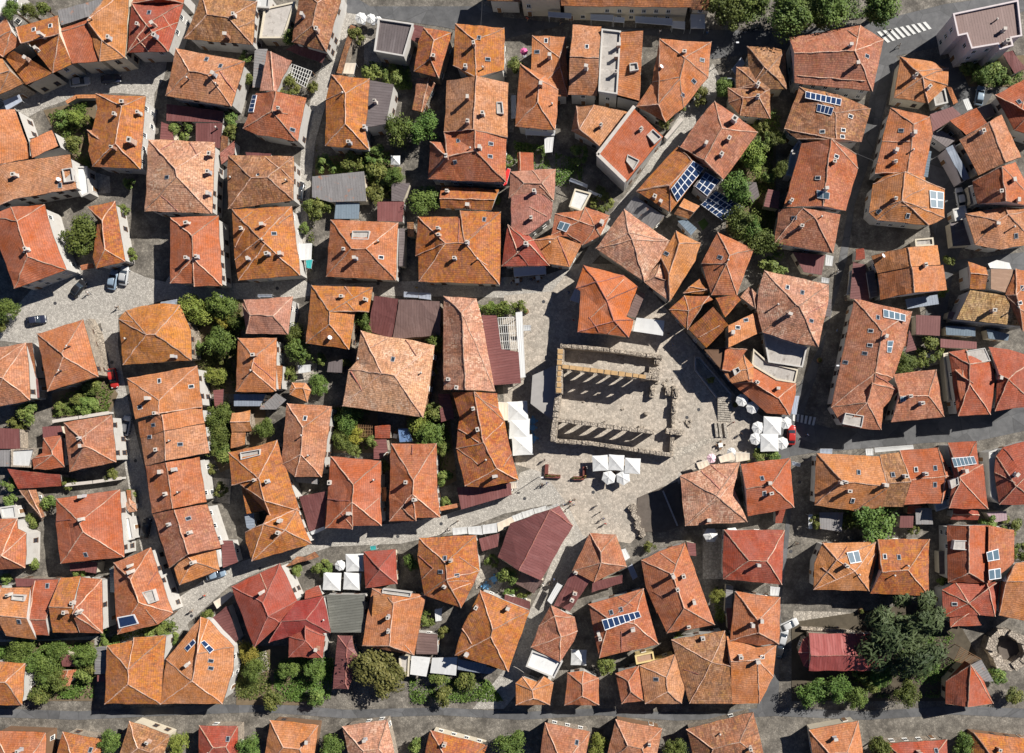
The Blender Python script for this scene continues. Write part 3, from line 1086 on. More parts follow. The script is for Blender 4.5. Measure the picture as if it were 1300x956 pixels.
s 289.4,938.2
H house|4.3|B|orange L-roofed house in the lower row near its middle
r O 342.8,914.1 404.7,919.9 394.9,986.9 333.1,981.1 / 359.5,948.9 380.1,951.2
c 390.6,940.7
H house|4.6|S|pale tiled house of the lower row south of the golden-brown tree
r P 434.3,922.1 491.4,913.3 506.3,981.2 449.7,992.5 / 461.7,953.8 480.7,950.4
c 463.2,939.3
H house|4.3|C|mustard house of the lower row south of the pale sheet canopies
r D 546.2,927.1 618.6,946.1 605.0,1003.5 532.7,984.5 / 565.9,962.2 587.8,968.2
c 564.2,945.2
H house|4.6|S|brick orange house of the lower row east of the alley's end
r A 691.8,917.3 748.8,929.0 737.2,999.4 682.0,988.0 / 708.4,957.7 724.0,960.7
s 732.3,942.5
c 698.1,970.6
H house|4.6|B|red-orange house of the lower row below the yellow wall house
r A 781.3,913.7 840.7,924.8 829.0,984.5 768.4,971.0 / 797.2,947.0 815.1,950.6
c 824.2,944.6
H house|4.3|S|brown house of the lower row nearest the avenue's end
r B 871.3,925.5 956.3,903.6 972.4,966.6 887.4,988.6 / 905.1,950.8 938.9,942.4
c 914.0,932.0 952.5,950.1
H house|4.6|C|orange house of the lower row just east of the avenue's end
r O 1026.8,926.3 1090.2,914.8 1099.6,987.3 1037.7,996.2 / 1054.0,957.8 1075.8,954.3
c 1060.2,937.5
H house|4.6|S|red hipped house of the lower row south of the stone ruin's trees
r R 1125.6,943.4 1202.4,939.0 1205.2,991.5 1128.3,994.2 / 1151.5,967.7 1179.2,966.4
c 1167.4,956.1
s 1188.7,953.2
H house|4.3|B|golden house at the bottom right corner of the lower row
r D 1235.7,929.8 1318.1,939.6 1311.9,992.5 1229.7,980.9 / 1258.3,958.6 1300.5,964.5
c 1268.5,951.6
T broad|14|7|round tree in the lower row between golden and brown house|139,940
T lime|12|5|pale green tree in the lower row beside the red tiled house|226,945
T broad|14|7|leafy tree in the lower row between red and L-roofed house|317,948
T broad|15|7|dark tree in the lower row left of the pale tiled house|420,948
T shrub|10|4|bush in the lower row between pale and mustard houses|526,946
T broad|17|8|big tree in the lower row at the alley's end|648,945
T lime|13|5|light tree in the lower row beside the brick orange house|759,946
T broad|13|6|tree in the lower row west of the brown avenue-end house|857,950
T broad|15|7|tree in the lower row between avenue-end orange and red house|1118,948
T broad|13|6|tree in the lower row beside the bottom right golden house|1224,946
T shrub|13|4|bush by the bottom lane under the bottom left golden house|50,884
T shrub|14|4|bush by the bottom lane under the dry lawn|345,886
T shrub|12|4|bush by the bottom lane left of the golden-brown tree|405,884
T shrub|13|4|bush by the bottom lane south of the pale sheet canopies|565,884
T broad|16|6|bushy tree by the bottom lane east of the avenue|1085,885
T broad|16|6|tree by the bottom lane below the small red church|1030,880
T shrub|12|3|bush by the bottom lane right of the bottom right red roof|1285,885
S cobble|cobbled_street|0,138 25,118 60,102 95,92 160,78 200,62 212,78 208,100 196,118 195,200 182,203 184,121 150,118 110,120 88,126 55,138 30,152 10,158
S cobble|cobbled_street|60,345 135,330 185,352 210,358 215,350 290,360 385,355 395,362 640,352 690,350 735,335 760,290 800,240 860,150 905,80 915,100 905,140 860,190 800,265 765,320 742,345 700,372 640,378 400,374 370,380 210,380 150,400 150,440 155,470 165,520 185,600 200,680 222,740 240,800 200,800 190,740 175,680 160,600 140,490 128,410 60,440 -20,430 -20,405 20,390
S cobble|narrow_lane|440,-10 458,20 436,60 420,110 400,180 396,220 388,300 386,360 372,360 374,280 380,220 384,170 396,120 412,70 424,20
S cobble|main_cobbled_street|205,800 225,760 280,722 330,705 392,685 410,668 500,665 560,655 590,645 650,628 660,600 690,590 720,588 820,600 858,590 870,610 800,650 790,680 740,740 700,800 665,870 640,900 600,900 640,850 660,800 690,740 720,660 700,640 640,652 590,672 510,690 420,694 330,725 290,745 240,790 220,815
S plaza|plaza|640,375 700,370 730,335 800,335 860,410 900,460 940,510 985,540 985,575 940,585 862,600 850,640 800,690 740,680 720,640 690,600 655,590 640,520 636,440
S asphalt|avenue|1118,40 1140,75 1112,180 1085,260 1075,330 1055,400 1035,480 1018,530 1000,580 1005,640 1000,700 992,760 988,905 960,905 990,740 1000,640 980,580 985,540 1010,500 1050,420 1065,330 1092,180 1110,100
S asphalt|east_street|1000,530 1060,545 1200,530 1310,500 1310,545 1240,560 1180,562 1030,575 1000,580
S asphalt|top_street|440,-10 470,8 620,8 640,22 700,28 820,36 900,38 1000,40 1100,30 1200,5 1310,-10 1310,10 1190,60 1120,75 1000,62 905,75 860,50 720,30 640,50 560,34 440,16
S asphalt|east_court|1180,80 1215,70 1260,120 1225,170 1240,260 1215,330 1300,320 1310,345 1210,345 1195,440 1170,420 1190,330 1180,250
S asphalt|bottom_lane|-20,899 100,903 220,897 330,893 440,901 560,898 660,904 760,899 860,905 985,898 1100,903 1210,896 1310,900 1310,912 1210,907 1100,914 985,909 860,915 760,908 660,914 560,908 440,912 330,904 220,908 100,914 -20,910
S cobble|south_west_lane|-20,812 60,812 140,806 210,790 225,800 215,812 130,818 60,824 -20,828
S soil|garden_bed|55,140 120,125 125,165 118,225 90,200 70,170
S soil|garden_bed|66,500 135,480 150,500 140,525 66,530
S soil|garden_bed|230,385 310,380 300,500 262,500 240,440
S soil|garden_bed|400,200 500,190 500,250 400,250
S soil|garden_bed|265,515 335,510 345,570 280,600 262,560
S soil|dry_lawn|300,820 365,820 400,850 380,895 300,895
S soil|garden_bed|420,515 480,510 480,575 420,575
S soil|garden_bed|515,520 570,520 580,610 560,620 556,560 515,560
S soil|garden_bed|-10,815 120,812 120,890 -10,890
S soil|garden_bed|930,150 985,150 985,320 920,320
S soil|garden_bed|1215,75 1300,70 1300,110 1230,110
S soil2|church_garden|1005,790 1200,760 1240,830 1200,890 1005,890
K dense green garden plants of the overgrown garden at the street bend|.8|62,145 115,130 122,165 115,215 92,198 72,170
K low plants in the dry garden below the orange pyramid roof|.5|70,505 135,482 148,500 138,522 68,530
K undergrowth of the tree garden beside the pinkish brown house|.5|232,390 308,382 300,495 264,495 242,440
K mixed garden plants west of the grey garden trees|.6|402,202 495,192 498,245 402,212
K undergrowth in the patio garden beside the frosted orange house|.5|422,518 470,515 468,570 424,572
K dense plants of the narrow garden east of the tall orange house|.5|520,522 568,522 578,605 562,610 556,560 520,556
K undergrowth beneath the bottom left trees|.6|-5,820 118,815 120,885 -5,888
K undergrowth of the garden with round trees|.5|925,180 980,170 985,320 925,300
K weeds around the huge conifer|.4|1110,790 1190,770 1225,830 1190,885 1010,888 1015,868 1120,860
K plants of the pale lilac block's garden|.5|1222,78 1282,74 1290,105 1238,108
K hedge strip along the lower cobbled street|.8|130,808 200,795 228,780 232,792 205,806 140,815
K low plants between the middle gardens' outbuildings|.5|266,520 292,515 292,590 276,595
K overgrown strip beside the narrow lane|.6|398,220 404,180 400,300 396,360 392,300
K shrubs at the bottom edge beside the golden-brown tree|.5|520,860 620,862 640,890 520,893
@a1
Y 920,245 1005,355|1090,95 1160,195
V S|8|silver car parked in the shade along the curved street's mustard row houses|535,550
V N|4|dark navy car next in the shade behind the silver one on the curved street|745,530
@a2
Y 545,185 660,133|415,475 525,622|440,465 580,417|770,750 880,770
@b2
Y 25,160 115,102|215,108 270,205|10,455 135,572|725,208 820,285|835,290 915,375|660,700 785,592|820,660 900,592|525,815 585,690|560,640 640,580
@a3
Y 80,672 190,620
@b3
Y 968,785 972,616|1050,740 1165,650|1110,905 1165,940
@a4
Y 520,252 516,310|30,530 205,442
@b4
Y 395,290 465,375|470,378 555,300|455,400 545,498|385,545 505,610|255,478 345,390|385,712 520,628|305,850 375,940|380,745 510,925|575,755 650,940|640,728 735,785|765,560 850,730
@a5
Y 370,385 540,290|152,555 330,522
@a6
Y 390,155 445,195|110,390 500,420|280,480 330,558|355,578 428,502
@b5
Y 45,433 260,395|265,402 268,570
@b7
Y 215,105 400,105|340,500 498,418|350,540 515,548
@c1
Y 850,342 895,400|805,405 895,415
@c2
Y 650,690 790,812|640,138 700,57|700,57 790,132
@c3
Y 197,178 255,250|200,275 262,338|375,590 494,527|610,538 680,650|240,750 320,880
@c4
Y 712,187 820,148|785,385 850,488|800,385 900,290|905,245 1018,132|950,410 1080,404|915,495 980,430
@c5
Y 465,520 605,442
@c6
Y 245,360 375,288|170,545 215,500
@c7
Y 170,780 320,872
@d1
Y 575,310 580,242|390,855 480,850
@d2
Y 932,548 960,428
@d3
Y 85,710 230,720|175,805 205,842|205,845 254,903|330,790 430,707|585,765 675,848|765,745 833,677|655,342 655,410|962,232 1112,332|958,370 1098,472
@d4
Y 15,12 168,95|85,312 205,192|200,497 268,402
@d5
Y 478,517 605,645|548,480 650,570
@e1
Y 990,290 1070,170|1040,320 1145,360|985,445 1058,538
@e2
Y 690,197 740,320
@e3
Y 700,82 795,165|795,165 717,243|970,90 1100,178|900,255 1040,250|920,320 1050,265|490,362 530,410|607,687 658,742|990,567 1060,680
@e4
Y 982,357 1085,425|1000,590 1005,732
@e5
Y 205,65 305,140|362,850 460,880
@e6
Y 440,113 505,22|337,160 435,240
@e7
Y 112,140 165,62
@d7
Y 1032,372 1100,450|972,530 1115,598
@z
T shrub|10|4|shrub in the overgrown garden at the street bend, west side|78,152
T lime|9|4|pale shrub in the middle of the overgrown garden at the street bend|96,150
T shrub|9|4|shrub touching the mustard street-bend house|112,155
T shrub|9|4|shrub in the court right of the salmon house|290,168
T broad|11|5|dark tree in the garden between the white parasol and the central row|500,225
T shrub|9|3|shrub east of the covered market roof near the central row|625,250
T broad|12|6|tree in the gap behind the orange angled house and the brown roof cluster|920,112
T broad|12|6|dark tree in the garden east of the brown roof cluster|985,175
T shrub|8|3|garden shrub south of the frosted orange house's patio|450,572
T shrub|8|3|bush against the rusty golden roof's south wall|405,455
T shrub|9|3|bush in the courtyard north of the twin white chimneys house|115,512
T broad|11|6|tree at the right edge under the pale lilac block|1245,95
T shrub|9|3|shrub at the right edge beside the lilac block's garden|1275,100
T shrub|9|4|shrub west of the orange house with grey gutter walls|975,225
T broad|13|7|tree behind the garden solar canopy|955,290
T shrub|10|4|bush among the bottom trees right of the maroon shed|118,850
T broad|13|6|tree beside the bottom left golden house|45,840
T broad|12|6|dark tree at the bottom between shed and lane|75,862
K green weeds in the court north of the orange lane house|.5|268,150 300,150 300,180 268,180
K garden plants between the grey garden roof and the pale green tree|.6|470,215 500,220 500,252 470,252
K plants below the flat grey-brown building|.7|470,80 520,85 525,115 470,115
K plants in the garden right of the central row|.5|652,180 690,185 700,215 655,215
K undergrowth of the shaded court behind the salmon roof|.6|705,195 745,205 735,240 705,235
K undergrowth around the dense dark tree over the blue tables|.6|520,525 572,530 572,560 520,555
K plants of the dry yard below the large dark red house|.4|300,825 345,825 345,888 300,888
K plants under the trees at the bottom beside the dull red roof|.6|348,830 425,835 420,890 348,890
T broad|22|11|broad dark tree at the top edge left of the motorbikes|922,10
T broad|24|11|tall dark tree at the top edge behind the brick orange hipped house|1003,22
T broad|22|11|dense tree at the top edge directly above the brick orange hipped house's ridge|1058,8
T broad|20|10|tree at the top edge closest to the zebra crossing's upper end|1120,6
T broad|16|9|tree hanging over the top street east of the cream town building|965,-4
K plants on the pavement edge under the top edge trees|.6|905,2 1130,-4 1120,22 960,30 910,20
@z
S stone|grey_court|462,48 486,52 484,90 462,86
S stone|garden_court|268,606 294,608 292,640 268,636
S stone|parasol_court|892,672 925,672 922,735 892,735
H shed|3|C|small grey lean-to between the central row and the yellow-green passage evergreen
f G 648,268 656,268 656,290 648,288
H annex|3|S|small brown tiled lean-to behind the pale weathered three-chimney house
m B 281,172 290,174 288,196 279,194
H shed|2.8|C|narrow rusty shed in the gap right of the terrace roof house
f K 506,290 514,290 513,338 506,338
H annex|3|S|short orange lean-to between the wide red house and the tiny gate roof
m O 160,622 166,622 168,640 162,640
H annex|3|C|dark sheet roof over the court behind the orange fan-shaped house
f M 108,712 124,714 122,728 108,726
H annex|3|C|brown lean-to under the mottled section of the row south of the crossing
m M 1106,645 1122,646 1122,656 1106,655
H annex|3|S|small red tiled porch roof beneath the red section of the row south of the crossing
m R 1152,642 1170,642 1170,652 1152,652
H shed|2.8|C|grey sheet shed between long bright orange house and seven panel house
f G 838,762 846,764 852,784 844,786
H annex|3|C|maroon strip roof between the bright orange and grey-chimney houses
f M 922,772 929,772 931,800 924,800
H shed|3|C|dark sheet roof in the gap west of the big avenue corner house
f K 1046,380 1056,380 1054,402 1044,402
H annex|3|C|brown sheet roof under the golden tiled house near the tan flat deck
f M2 1205,395 1222,398 1220,408 1203,404
H annex|3.2|S|orange tiled lean-to at the corner house's back yard
m O 1140,420 1152,424 1150,440 1138,436
P W|person in white walking on the shaded top street|838,42
P K|person in black walking on the shaded top street|712,30
P R|person in red walking on the shaded top street|670,26
P B|person in blue on the top street near the square white canopy|897,44
P W|pale dressed person walking beside the zebra crossing|1140,60
P K|dark dressed person crossing the zebra crossing|1128,42
P W|person in white walking in the avenue by the maroon sheet roofs|1062,345
P K|person in black walking up the avenue past the red hipped house|1010,690
P B|person in blue walking in the avenue near the avenue crossing|1024,552
P W|person in white walking near the first white stall awning|570,672
P R|person in a red top walking on the lower cobbled street|262,755
P K|person in black walking down the lower cobbled street|245,775
P Y|person in yellow walking on the shaded street past the market roof awnings|530,366
P W|person in white walking along the shaded street by the terrace roof house|450,366
P B|person in blue walking near the clean orange house|722,372
P W|visitor in white standing inside the ruined basilica|768,535
P K|visitor in black standing inside the ruined basilica|802,545
B table|white cafe table under the middle of the big square parasols|648,548
B table|white cafe table below the plaza parasol trio|775,600
B table|white cafe table beside the wide cream awning|915,565
B blue_table|blue table by the avenue corner parasols|965,570
B planter|round planter at the street hedge's corner|668,395
B planter|round planter before the dark red corner house|950,583
@z
H annex|3|C|dark maroon terrace roof along the avenue beside the orange gabled house
f M 1083,333 1099,336 1104,382 1079,379
H annex|3|C|maroon sheet roof between the golden white-ridged house and the big maroon roof
f M 608,684 634,677 632,694 612,700
T broad|15|7|dark tree south of the small red church, west one|1062,874
T broad|15|7|dark tree south of the huge conifer, by the lane|1150,880
T shrub|10|4|dark shrub at the church garden's south edge|1105,872
@b6
H annex|4|G|grey parapet terrace along the west side of the solar boiler house by the garden
F C 92,335 128,172 180,98 196,120 140,340
@z
H annex|3|W|tiny red tiled roof at the avenue side of the orange gabled house
m R 1087,317 1097,315 1098,329 1086,330
H annex|4|G|narrow dark balcony roof on the orange gabled house's avenue side
f K 1100,345 1110,343 1115,376 1105,378
H canopy|2.8|C|blue-grey sheet canopy south of the orange gabled house on the avenue
f B2 1149,380 1190,374 1192,386 1152,392
H annex|3|C|maroon terrace roof south of the blue glass canopy
f M 1194,430 1240,434 1240,443 1194,441
H annex|2.6|C|long pale concrete strip roof between the corner house's wing and the cut-out terrace house
F C 1197,449 1207,447 1213,508 1203,510
H shed|3|C|narrow grey roof against the whitewashed house court
f G 1229,236 1237,234 1241,257 1233,259
H annex|3.2|W|white flat roof box between the court sheds at the right
F W 1209,266 1225,262 1228,277 1212,281
H annex|3|C|pale stone terrace north of the orange gabled house on the avenue
F C 1161,304 1184,302 1185,312 1162,313
H annex|4|W|white stepped balcony roof below the tall red end house
F W 1186,639 1204,634 1206,643 1188,649
H shed|2.8|C|dark maroon yard roof below the red section south of the crossing
f M 1143,655 1160,655 1159,670 1142,670
H shed|3|C|dark frame roof in the passage between golden orange house and red solar house
f K 1192,700 1203,699 1204,729 1193,729
H shed|3|C|narrow maroon roof at the top of the shaded parasol yard
f M 872,688 883,690 884,706 874,705
H shed|2.8|C|grey roof strip on the west side of the grey-chimney house
f G 922,742 931,744 929,781 920,778
H annex|3.5|Y|small yellow walled terrace roof north of the pinkish orange house
F T 806,832 829,827 831,838 808,843
H annex|3|W|pale terrace with boxes behind the lone orange cottage
F C 1183,116 1199,113 1203,131 1187,135
H shed|3|C|dark sheet roof in the lilac block's shaded court
f K 1241,137 1258,131 1264,146 1247,152
A B|2.6|grey-white awning beside the brown weathered roofs, upper one|929,88 941,73 946,80 934,95
A B|2.6|grey panel awning beside the brown weathered roofs, lower one|920,99 933,99 933,109 921,109
A W|2.8|white awning along the south eave of the bell-shaped roof|667,164 705,166 704,172 667,171
A B|2.4|pale blue awning strip in the passage west of the bell-shaped roof|649,121 655,121 655,150 649,150
A W|2.6|crumpled white cover in the shaded court below the bell-shaped roof|691,175 703,174 701,193 692,194
A C|2.2|two cream panels in the strip garden by the narrow lane|437,80 452,80 449,94 434,93
A B|2.6|blue-grey awning at the left edge under the mustard row houses|-3,116 12,110 14,118 -3,126
A B|2.6|grey awning at the bend of the curved street, left edge|4,128 24,120 28,128 8,140
A W|2.2|white boat-shaped cover in the dark court beside the lichen roof|552,774 561,772 560,788 553,789
A W|2.4|white patio cover under the wide tree by the tiny orange hut|378,464 394,463 394,472 379,474
H annex|3|S|maroon strip roof on the east side of the faded pink left edge house
f M 40,481 48,480 50,505 42,506
W garden_wall|1.8|.4|grey garden wall above the wide red house with a gate|W|80,616 118,612 154,607
W garden_wall|1.8|.4|pale garden wall north of the twin white chimneys house|W|67,535 100,530 138,524
H annex|3|W|white terrace steps on the east side of the wide red house
F W 158,657 166,655 171,684 163,686
H canopy|2.8|C|dark glazed frame court east of the clean orange end house
f L 139,722 152,722 152,752 140,752
H annex|3|C|dark purple-brown yard roof south of the wide red house
f M 88,716 110,714 111,724 89,725
H annex|3.2|S|small brown tiled lean-to in the passage beside the dense tree in the upper gardens
m B 517,282 525,282 525,300 517,300
H shed|3|C|grey concrete strip between raised-roof house and sheet canopies
F C 507,833 520,833 519,858 508,857
S stone|patio|376,460 402,458 402,482 376,484
S stone|sunken_patio|602,724 622,712 642,736 630,752 604,748
S stone|dry_path|317,828 338,826 342,850 322,858
S stone|side_passage|644,118 656,118 652,168 642,168
S stone|court_paving|1150,455 1195,440 1200,460 1160,470
E 6.6|thin overhead cable crossing the avenue from the solar boiler house to the long avenue house|1056,181 1140,216
E 6.6|thin overhead cable across the dark top street|612,2 610,36
E 4|thin pipe bridge over the bottom end of the alley|652,846 665,854
T shrub|8|3|dark shrub between the twin hipped houses of the main cobbled street|487,590
T shrub|7|3|shrub behind the orange-red clean house by the passage|646,205
T broad|10|6|tree squeezed between the long avenue houses and the brown roof cluster|990,215
T shrub|8|3|shrub in the court behind the orange gabled house on the avenue|1205,330
T shrub|8|3|shrub beside the tan flat deck's court|1196,370
T broad|11|5|tree in the yard below the mottled section of the row|1135,640
T shrub|7|3|shrub in the gap east of the olive tree|1160,672
T shrub|7|3|bush in the passage by the red solar panel house|1198,740
T shrub|8|3|bush between the seven panel house and the pinkish orange house|862,812
T shrub|7|2.5|bush at the foot of the orange house by the big maroon roof's alley|655,705
T shrub|9|4|shrub behind the grey felt roof's veranda|392,262
T shrub|8|3|shrub west of the dusty pink gabled wing|318,100
T shrub|8|3|shrub in the court of the tall orange hipped house|565,640
T shrub|8|3|bush beside the third house of the long orange row|276,545
T shrub|9|3|bush beside the fifth house of the long orange row|280,622
T shrub|8|3|bush in the court south of the wide red house|100,730
K garden plants between the brown roof cluster and the avenue houses|.6|950,140 990,140 990,172 955,172
K weeds in the gap behind the white block court|.4|1240,90 1298,84 1300,108 1250,112
K plants in the strip beside the long orange row's east wall|.5|268,505 290,505 294,540 272,540
K plants in the yard between the two avenue houses|.5|905,745 920,745 920,790 908,790
K plants in the passage below the fan-shaped house|.5|152,800 215,780 222,792 160,812
K plants under the olive green tree|.5|1050,648 1105,645 1105,672 1050,672
'''
import bpy, bmesh, math, random
from mathutils import Vector
random.seed(7)
S=0.165; H=188.0; NX,NY=755.0,560.0
sc=bpy.context.scene; COL=sc.collection
ORG={}
for ri,y0 in zip('abcde',(0,160,330,500,690)):
    for ci,x0 in zip('12345',(0,200,400,600,800)): ORG[ri+ci]=(x0,y0,5.309)
    ORG[ri+'6']=(980,y0,5.3125); ORG[ri+'7']=(1080,y0,5.309)
ORG['a6']=(980,0,4.0625); ORG['k']=(660,420,5.309); ORG['z']=(0,0,1.0)
reg='z'
def P(x,y): o=ORG[reg]; return (o[0]+x/o[2],o[1]+y/o[2])
def W(p,z=0.0):
    k=S*(H-z)/H; return Vector(((p[0]-NX)*k,(NY-p[1])*k,z))
def pts(s): return [P(*map(float,q.split(','))) for q in s.split()]
# ---------------------------------------------------------------- materials
def mat(name):
    m=bpy.data.materials.new(name); m.use_nodes=True
    nt=m.node_tree; b=nt.nodes['Principled BSDF']; b.inputs['Roughness'].default_value=.85
    return m,nt,b
class N:
    def __init__(s,nt): s.nt=nt
    def n(s,t,**k):
        o=s.nt.nodes.new(t)
        for a,v in k.items(): setattr(o,a,v)
        return o
    def L(s,a,b): s.nt.links.new(a,b)
    def m(s,op,a,b=None,c=None):
        o=s.n('ShaderNodeMath',operation=op)
        for i,v in enumerate((a,b,c)):
            if v is None: continue
            if isinstance(v,(int,float)): o.inputs[i].default_value=v
            else: s.L(v,o.inputs[i])
        return o.outputs[0]
    def noise(s,vec,scale,detail=4,rough=.6):
        o=s.n('ShaderNodeTexNoise'); o.inputs['Scale'].default_value=scale; o.inputs['Detail'].default_value=detail; o.inputs['Roughness'].default_value=rough
        if vec is not None: s.L(vec,o.inputs['Vector'])
        return o.outputs['Fac']
    def ramp(s,f,a,b):
        o=s.n('ShaderNodeMapRange'); s.L(f,o.inputs[0]); o.inputs[1].default_value=a; o.inputs[2].default_value=b
        return o.outputs[0]
    def mix(s,f,a,b,mode='MIX'):
        o=s.n('ShaderNodeMix',data_type='RGBA',blend_type=mode)
        for v,i in ((f,0),(a,6),(b,7)):
            if isinstance(v,(int,float)): o.inputs[i].default_value=v
            elif isinstance(v,tuple): o.inputs[i].default_value=(*v,1)
            else: s.L(v,o.inputs[i])
        return o.outputs[2]
def pos(g): return g.n('ShaderNodeNewGeometry').outputs['Position']
def tile(name,c1,c2,lich=(.5,.2,.04),la=.0,pale=(.7,.45,.3),pa=.0,dark=.25,tv=.5,bump=1.0):
    m,nt,b=mat(name); g=N(nt)
    uv=g.n('ShaderNodeTexCoord').outputs['UV']; sx=g.n('ShaderNodeSeparateXYZ'); g.L(uv,sx.inputs[0])
    rnd=g.n('ShaderNodeObjectInfo').outputs['Random']
    p=pos(g)
    wob=g.noise(p,.7,2,.5)
    u=g.m('DIVIDE',g.m('ADD',sx.outputs[0],g.m('MULTIPLY',wob,.25)),.25); v=g.m('DIVIDE',g.m('ADD',sx.outputs[1],g.m('MULTIPLY',wob,.3)),.42)
    cell=g.n('ShaderNodeCombineXYZ'); g.L(g.m('FLOOR',u),cell.inputs[0]); g.L(g.m('FLOOR',v),cell.inputs[1]); g.L(g.m('MULTIPLY',rnd,50),cell.inputs[2])
    wn=g.n('ShaderNodeTexWhiteNoise'); g.L(cell.outputs[0],wn.inputs[0]); w=wn.outputs['Value']
    big=g.noise(p,.16,6,.66); mid=g.noise(p,.75,6,.72); fine=g.noise(p,5.0,3,.75)
    col=g.mix(g.ramp(big,.34,.66),c1,c2)
    t=g.m('ADD',g.m('MULTIPLY',w,tv),1-tv*.5)
    t=g.m('MULTIPLY',t,g.m('ADD',g.m('MULTIPLY',g.ramp(fine,.25,.75),.5),.74))
    hs=g.n('ShaderNodeHueSaturation'); g.L(col,hs.inputs['Color'])
    g.L(g.m('MULTIPLY',t,g.m('ADD',g.m('MULTIPLY',rnd,.3),.84)),hs.inputs['Value'])
    g.L(g.m('ADD',g.m('MULTIPLY',rnd,.02),.49),hs.inputs['Hue'])
    g.L(g.m('ADD',g.m('MULTIPLY',g.noise(p,.35,4,.7),.55),.68),hs.inputs['Saturation'])
    col=hs.outputs[0]
    # bleached tiles come in patches
    bl=g.m('MULTIPLY',g.ramp(g.noise(p,.3,5,.7),.48,.66),g.m('GREATER_THAN',w,.45))
    col=g.mix(g.m('MULTIPLY',bl,.15+pa),col,pale)
    if la>0: col=g.mix(g.m('MULTIPLY',g.ramp(g.m('ADD',mid,g.m('MULTIPLY',g.m('SUBTRACT',w,.5),.12)),.60-.16*la,.70-.10*la),min(.9,.35+la*.5)),col,lich)
    # grey-brown growth and soot: blotches plus streaks that run down the slope
    n2=g.n('ShaderNodeVectorMath',operation='ADD'); g.L(p,n2.inputs[0]); n2.inputs[1].default_value=(37,11,5)
    blot=g.noise(n2.outputs[0],1.3,6,.75)
    col=g.mix(g.m('MULTIPLY',g.ramp(blot,.53,.68),min(.95,dark*1.15)),col,(.115,.075,.055))
    streak=g.n('ShaderNodeCombineXYZ'); g.L(g.m('MULTIPLY',sx.outputs[0],2.2),streak.inputs[0]); g.L(g.m('MULTIPLY',sx.outputs[1],.2),streak.inputs[1]); g.L(g.m('MULTIPLY',rnd,40),streak.inputs[2])
    st=g.noise(streak.outputs[0],1.0,4,.65)
    col=g.mix(g.m('MULTIPLY',g.ramp(st,.52,.76),dark),col,(.10,.06,.045))
    fv=g.m('FRACT',v); fu=g.m('FRACT',u)
    gap=g.m('MAXIMUM',g.m('LESS_THAN',fv,.22),g.m('MULTIPLY',g.m('LESS_THAN',fu,.2),.55))  # dark row lines put into the colour for shade at tile steps
    gap=g.m('MULTIPLY',gap,g.m('ADD',.25,g.m('MULTIPLY',mid,.8)))
    col=g.mix(g.m('MULTIPLY',gap,.6),col,(.085,.042,.028))
    g.L(col,b.inputs['Base Color']); b.inputs['Roughness'].default_value=.85; b.inputs['Specular IOR Level'].default_value=.2
    hgt=g.m('ADD',g.m('ABSOLUTE',g.m('SINE',g.m('MULTIPLY',u,math.pi))),g.m('ADD',g.m('SUBTRACT',1.0,fv),g.m('MULTIPLY',w,.6)))
    bp=g.n('ShaderNodeBump'); bp.inputs['Distance'].default_value=.018*bump; bp.inputs['Strength'].default_value=.8
    g.L(hgt,bp.inputs['Height']); g.L(bp.outputs[0],b.inputs['Normal'])
    return m
def sheet(name,c,var=.25,rust=None,ra=.3,rough=.55,seam=True,metal=0.0):
    m,nt,b=mat(name); g=N(nt); p=pos(g)
    uv=g.n('ShaderNodeTexCoord').outputs['UV']; sx=g.n('ShaderNodeSeparateXYZ'); g.L(uv,sx.inputs[0])
    n=g.noise(p,.5,6,.7); n2=g.noise(p,3.0,4,.7)
    k=g.m('ADD',g.m('MULTIPLY',n,var*1.6),g.m('ADD',g.m('MULTIPLY',n2,var),1-var*1.3))
    rnd=g.n('ShaderNodeObjectInfo').outputs['Random']
    hs=g.n('ShaderNodeHueSaturation'); hs.inputs['Color'].default_value=(*c,1); g.L(g.m('MULTIPLY',k,g.m('ADD',g.m('MULTIPLY',rnd,.3),.85)),hs.inputs['Value'])
    col=hs.outputs[0]
    stc=g.n('ShaderNodeCombineXYZ'); g.L(g.m('MULTIPLY',sx.outputs[0],1.5),stc.inputs[0]); g.L(g.m('MULTIPLY',sx.outputs[1],.15),stc.inputs[1]); g.L(g.m('MULTIPLY',rnd,30),stc.inputs[2])
    col=g.mix(g.m('MULTIPLY',g.ramp(g.noise(stc.outputs[0],1.0,5,.7),.5,.75),.5),col,tuple(min(.8,x*1.5+.06) for x in c))
    col=g.mix(g.m('MULTIPLY',g.ramp(g.noise(p,1.7,5,.75),.56,.72),.45),col,tuple(x*.45 for x in c))
    if rust: col=g.mix(g.m('MULTIPLY',g.ramp(g.noise(p,.8,5,.65),.6-.1*ra,.72),.8),col,rust)
    if seam:
        fu=g.m('FRACT',g.m('DIVIDE',sx.outputs[0],.55))
        h=g.m('LESS_THAN',fu,.14); col=g.mix(g.m('MULTIPLY',h,.22),col,tuple(x*.5 for x in c))
        bp=g.n('ShaderNodeBump'); bp.inputs['Distance'].default_value=.05; g.L(h,bp.inputs['Height']); g.L(bp.outputs[0],b.inputs['Normal'])
    g.L(col,b.inputs['Base Color']); b.inputs['Roughness'].default_value=rough; b.inputs['Metallic'].default_value=metal
    b.inputs['Specular IOR Level'].default_value=.3
    return m
def plain(name,c,rough=.8,var=.15,scale=1.5,spec=.3,trans=0):
    m,nt,b=mat(name); g=N(nt); n=g.noise(pos(g),scale,5,.7)
    hs=g.n('ShaderNodeHueSaturation'); hs.inputs['Color'].default_value=(*c,1); g.L(g.m('ADD',g.m('MULTIPLY',n,var*2),1-var),hs.inputs['Value'])
    g.L(hs.outputs[0],b.inputs['Base Color']); b.inputs['Roughness'].default_value=rough; b.inputs['Specular IOR Level'].default_value=spec
    return m
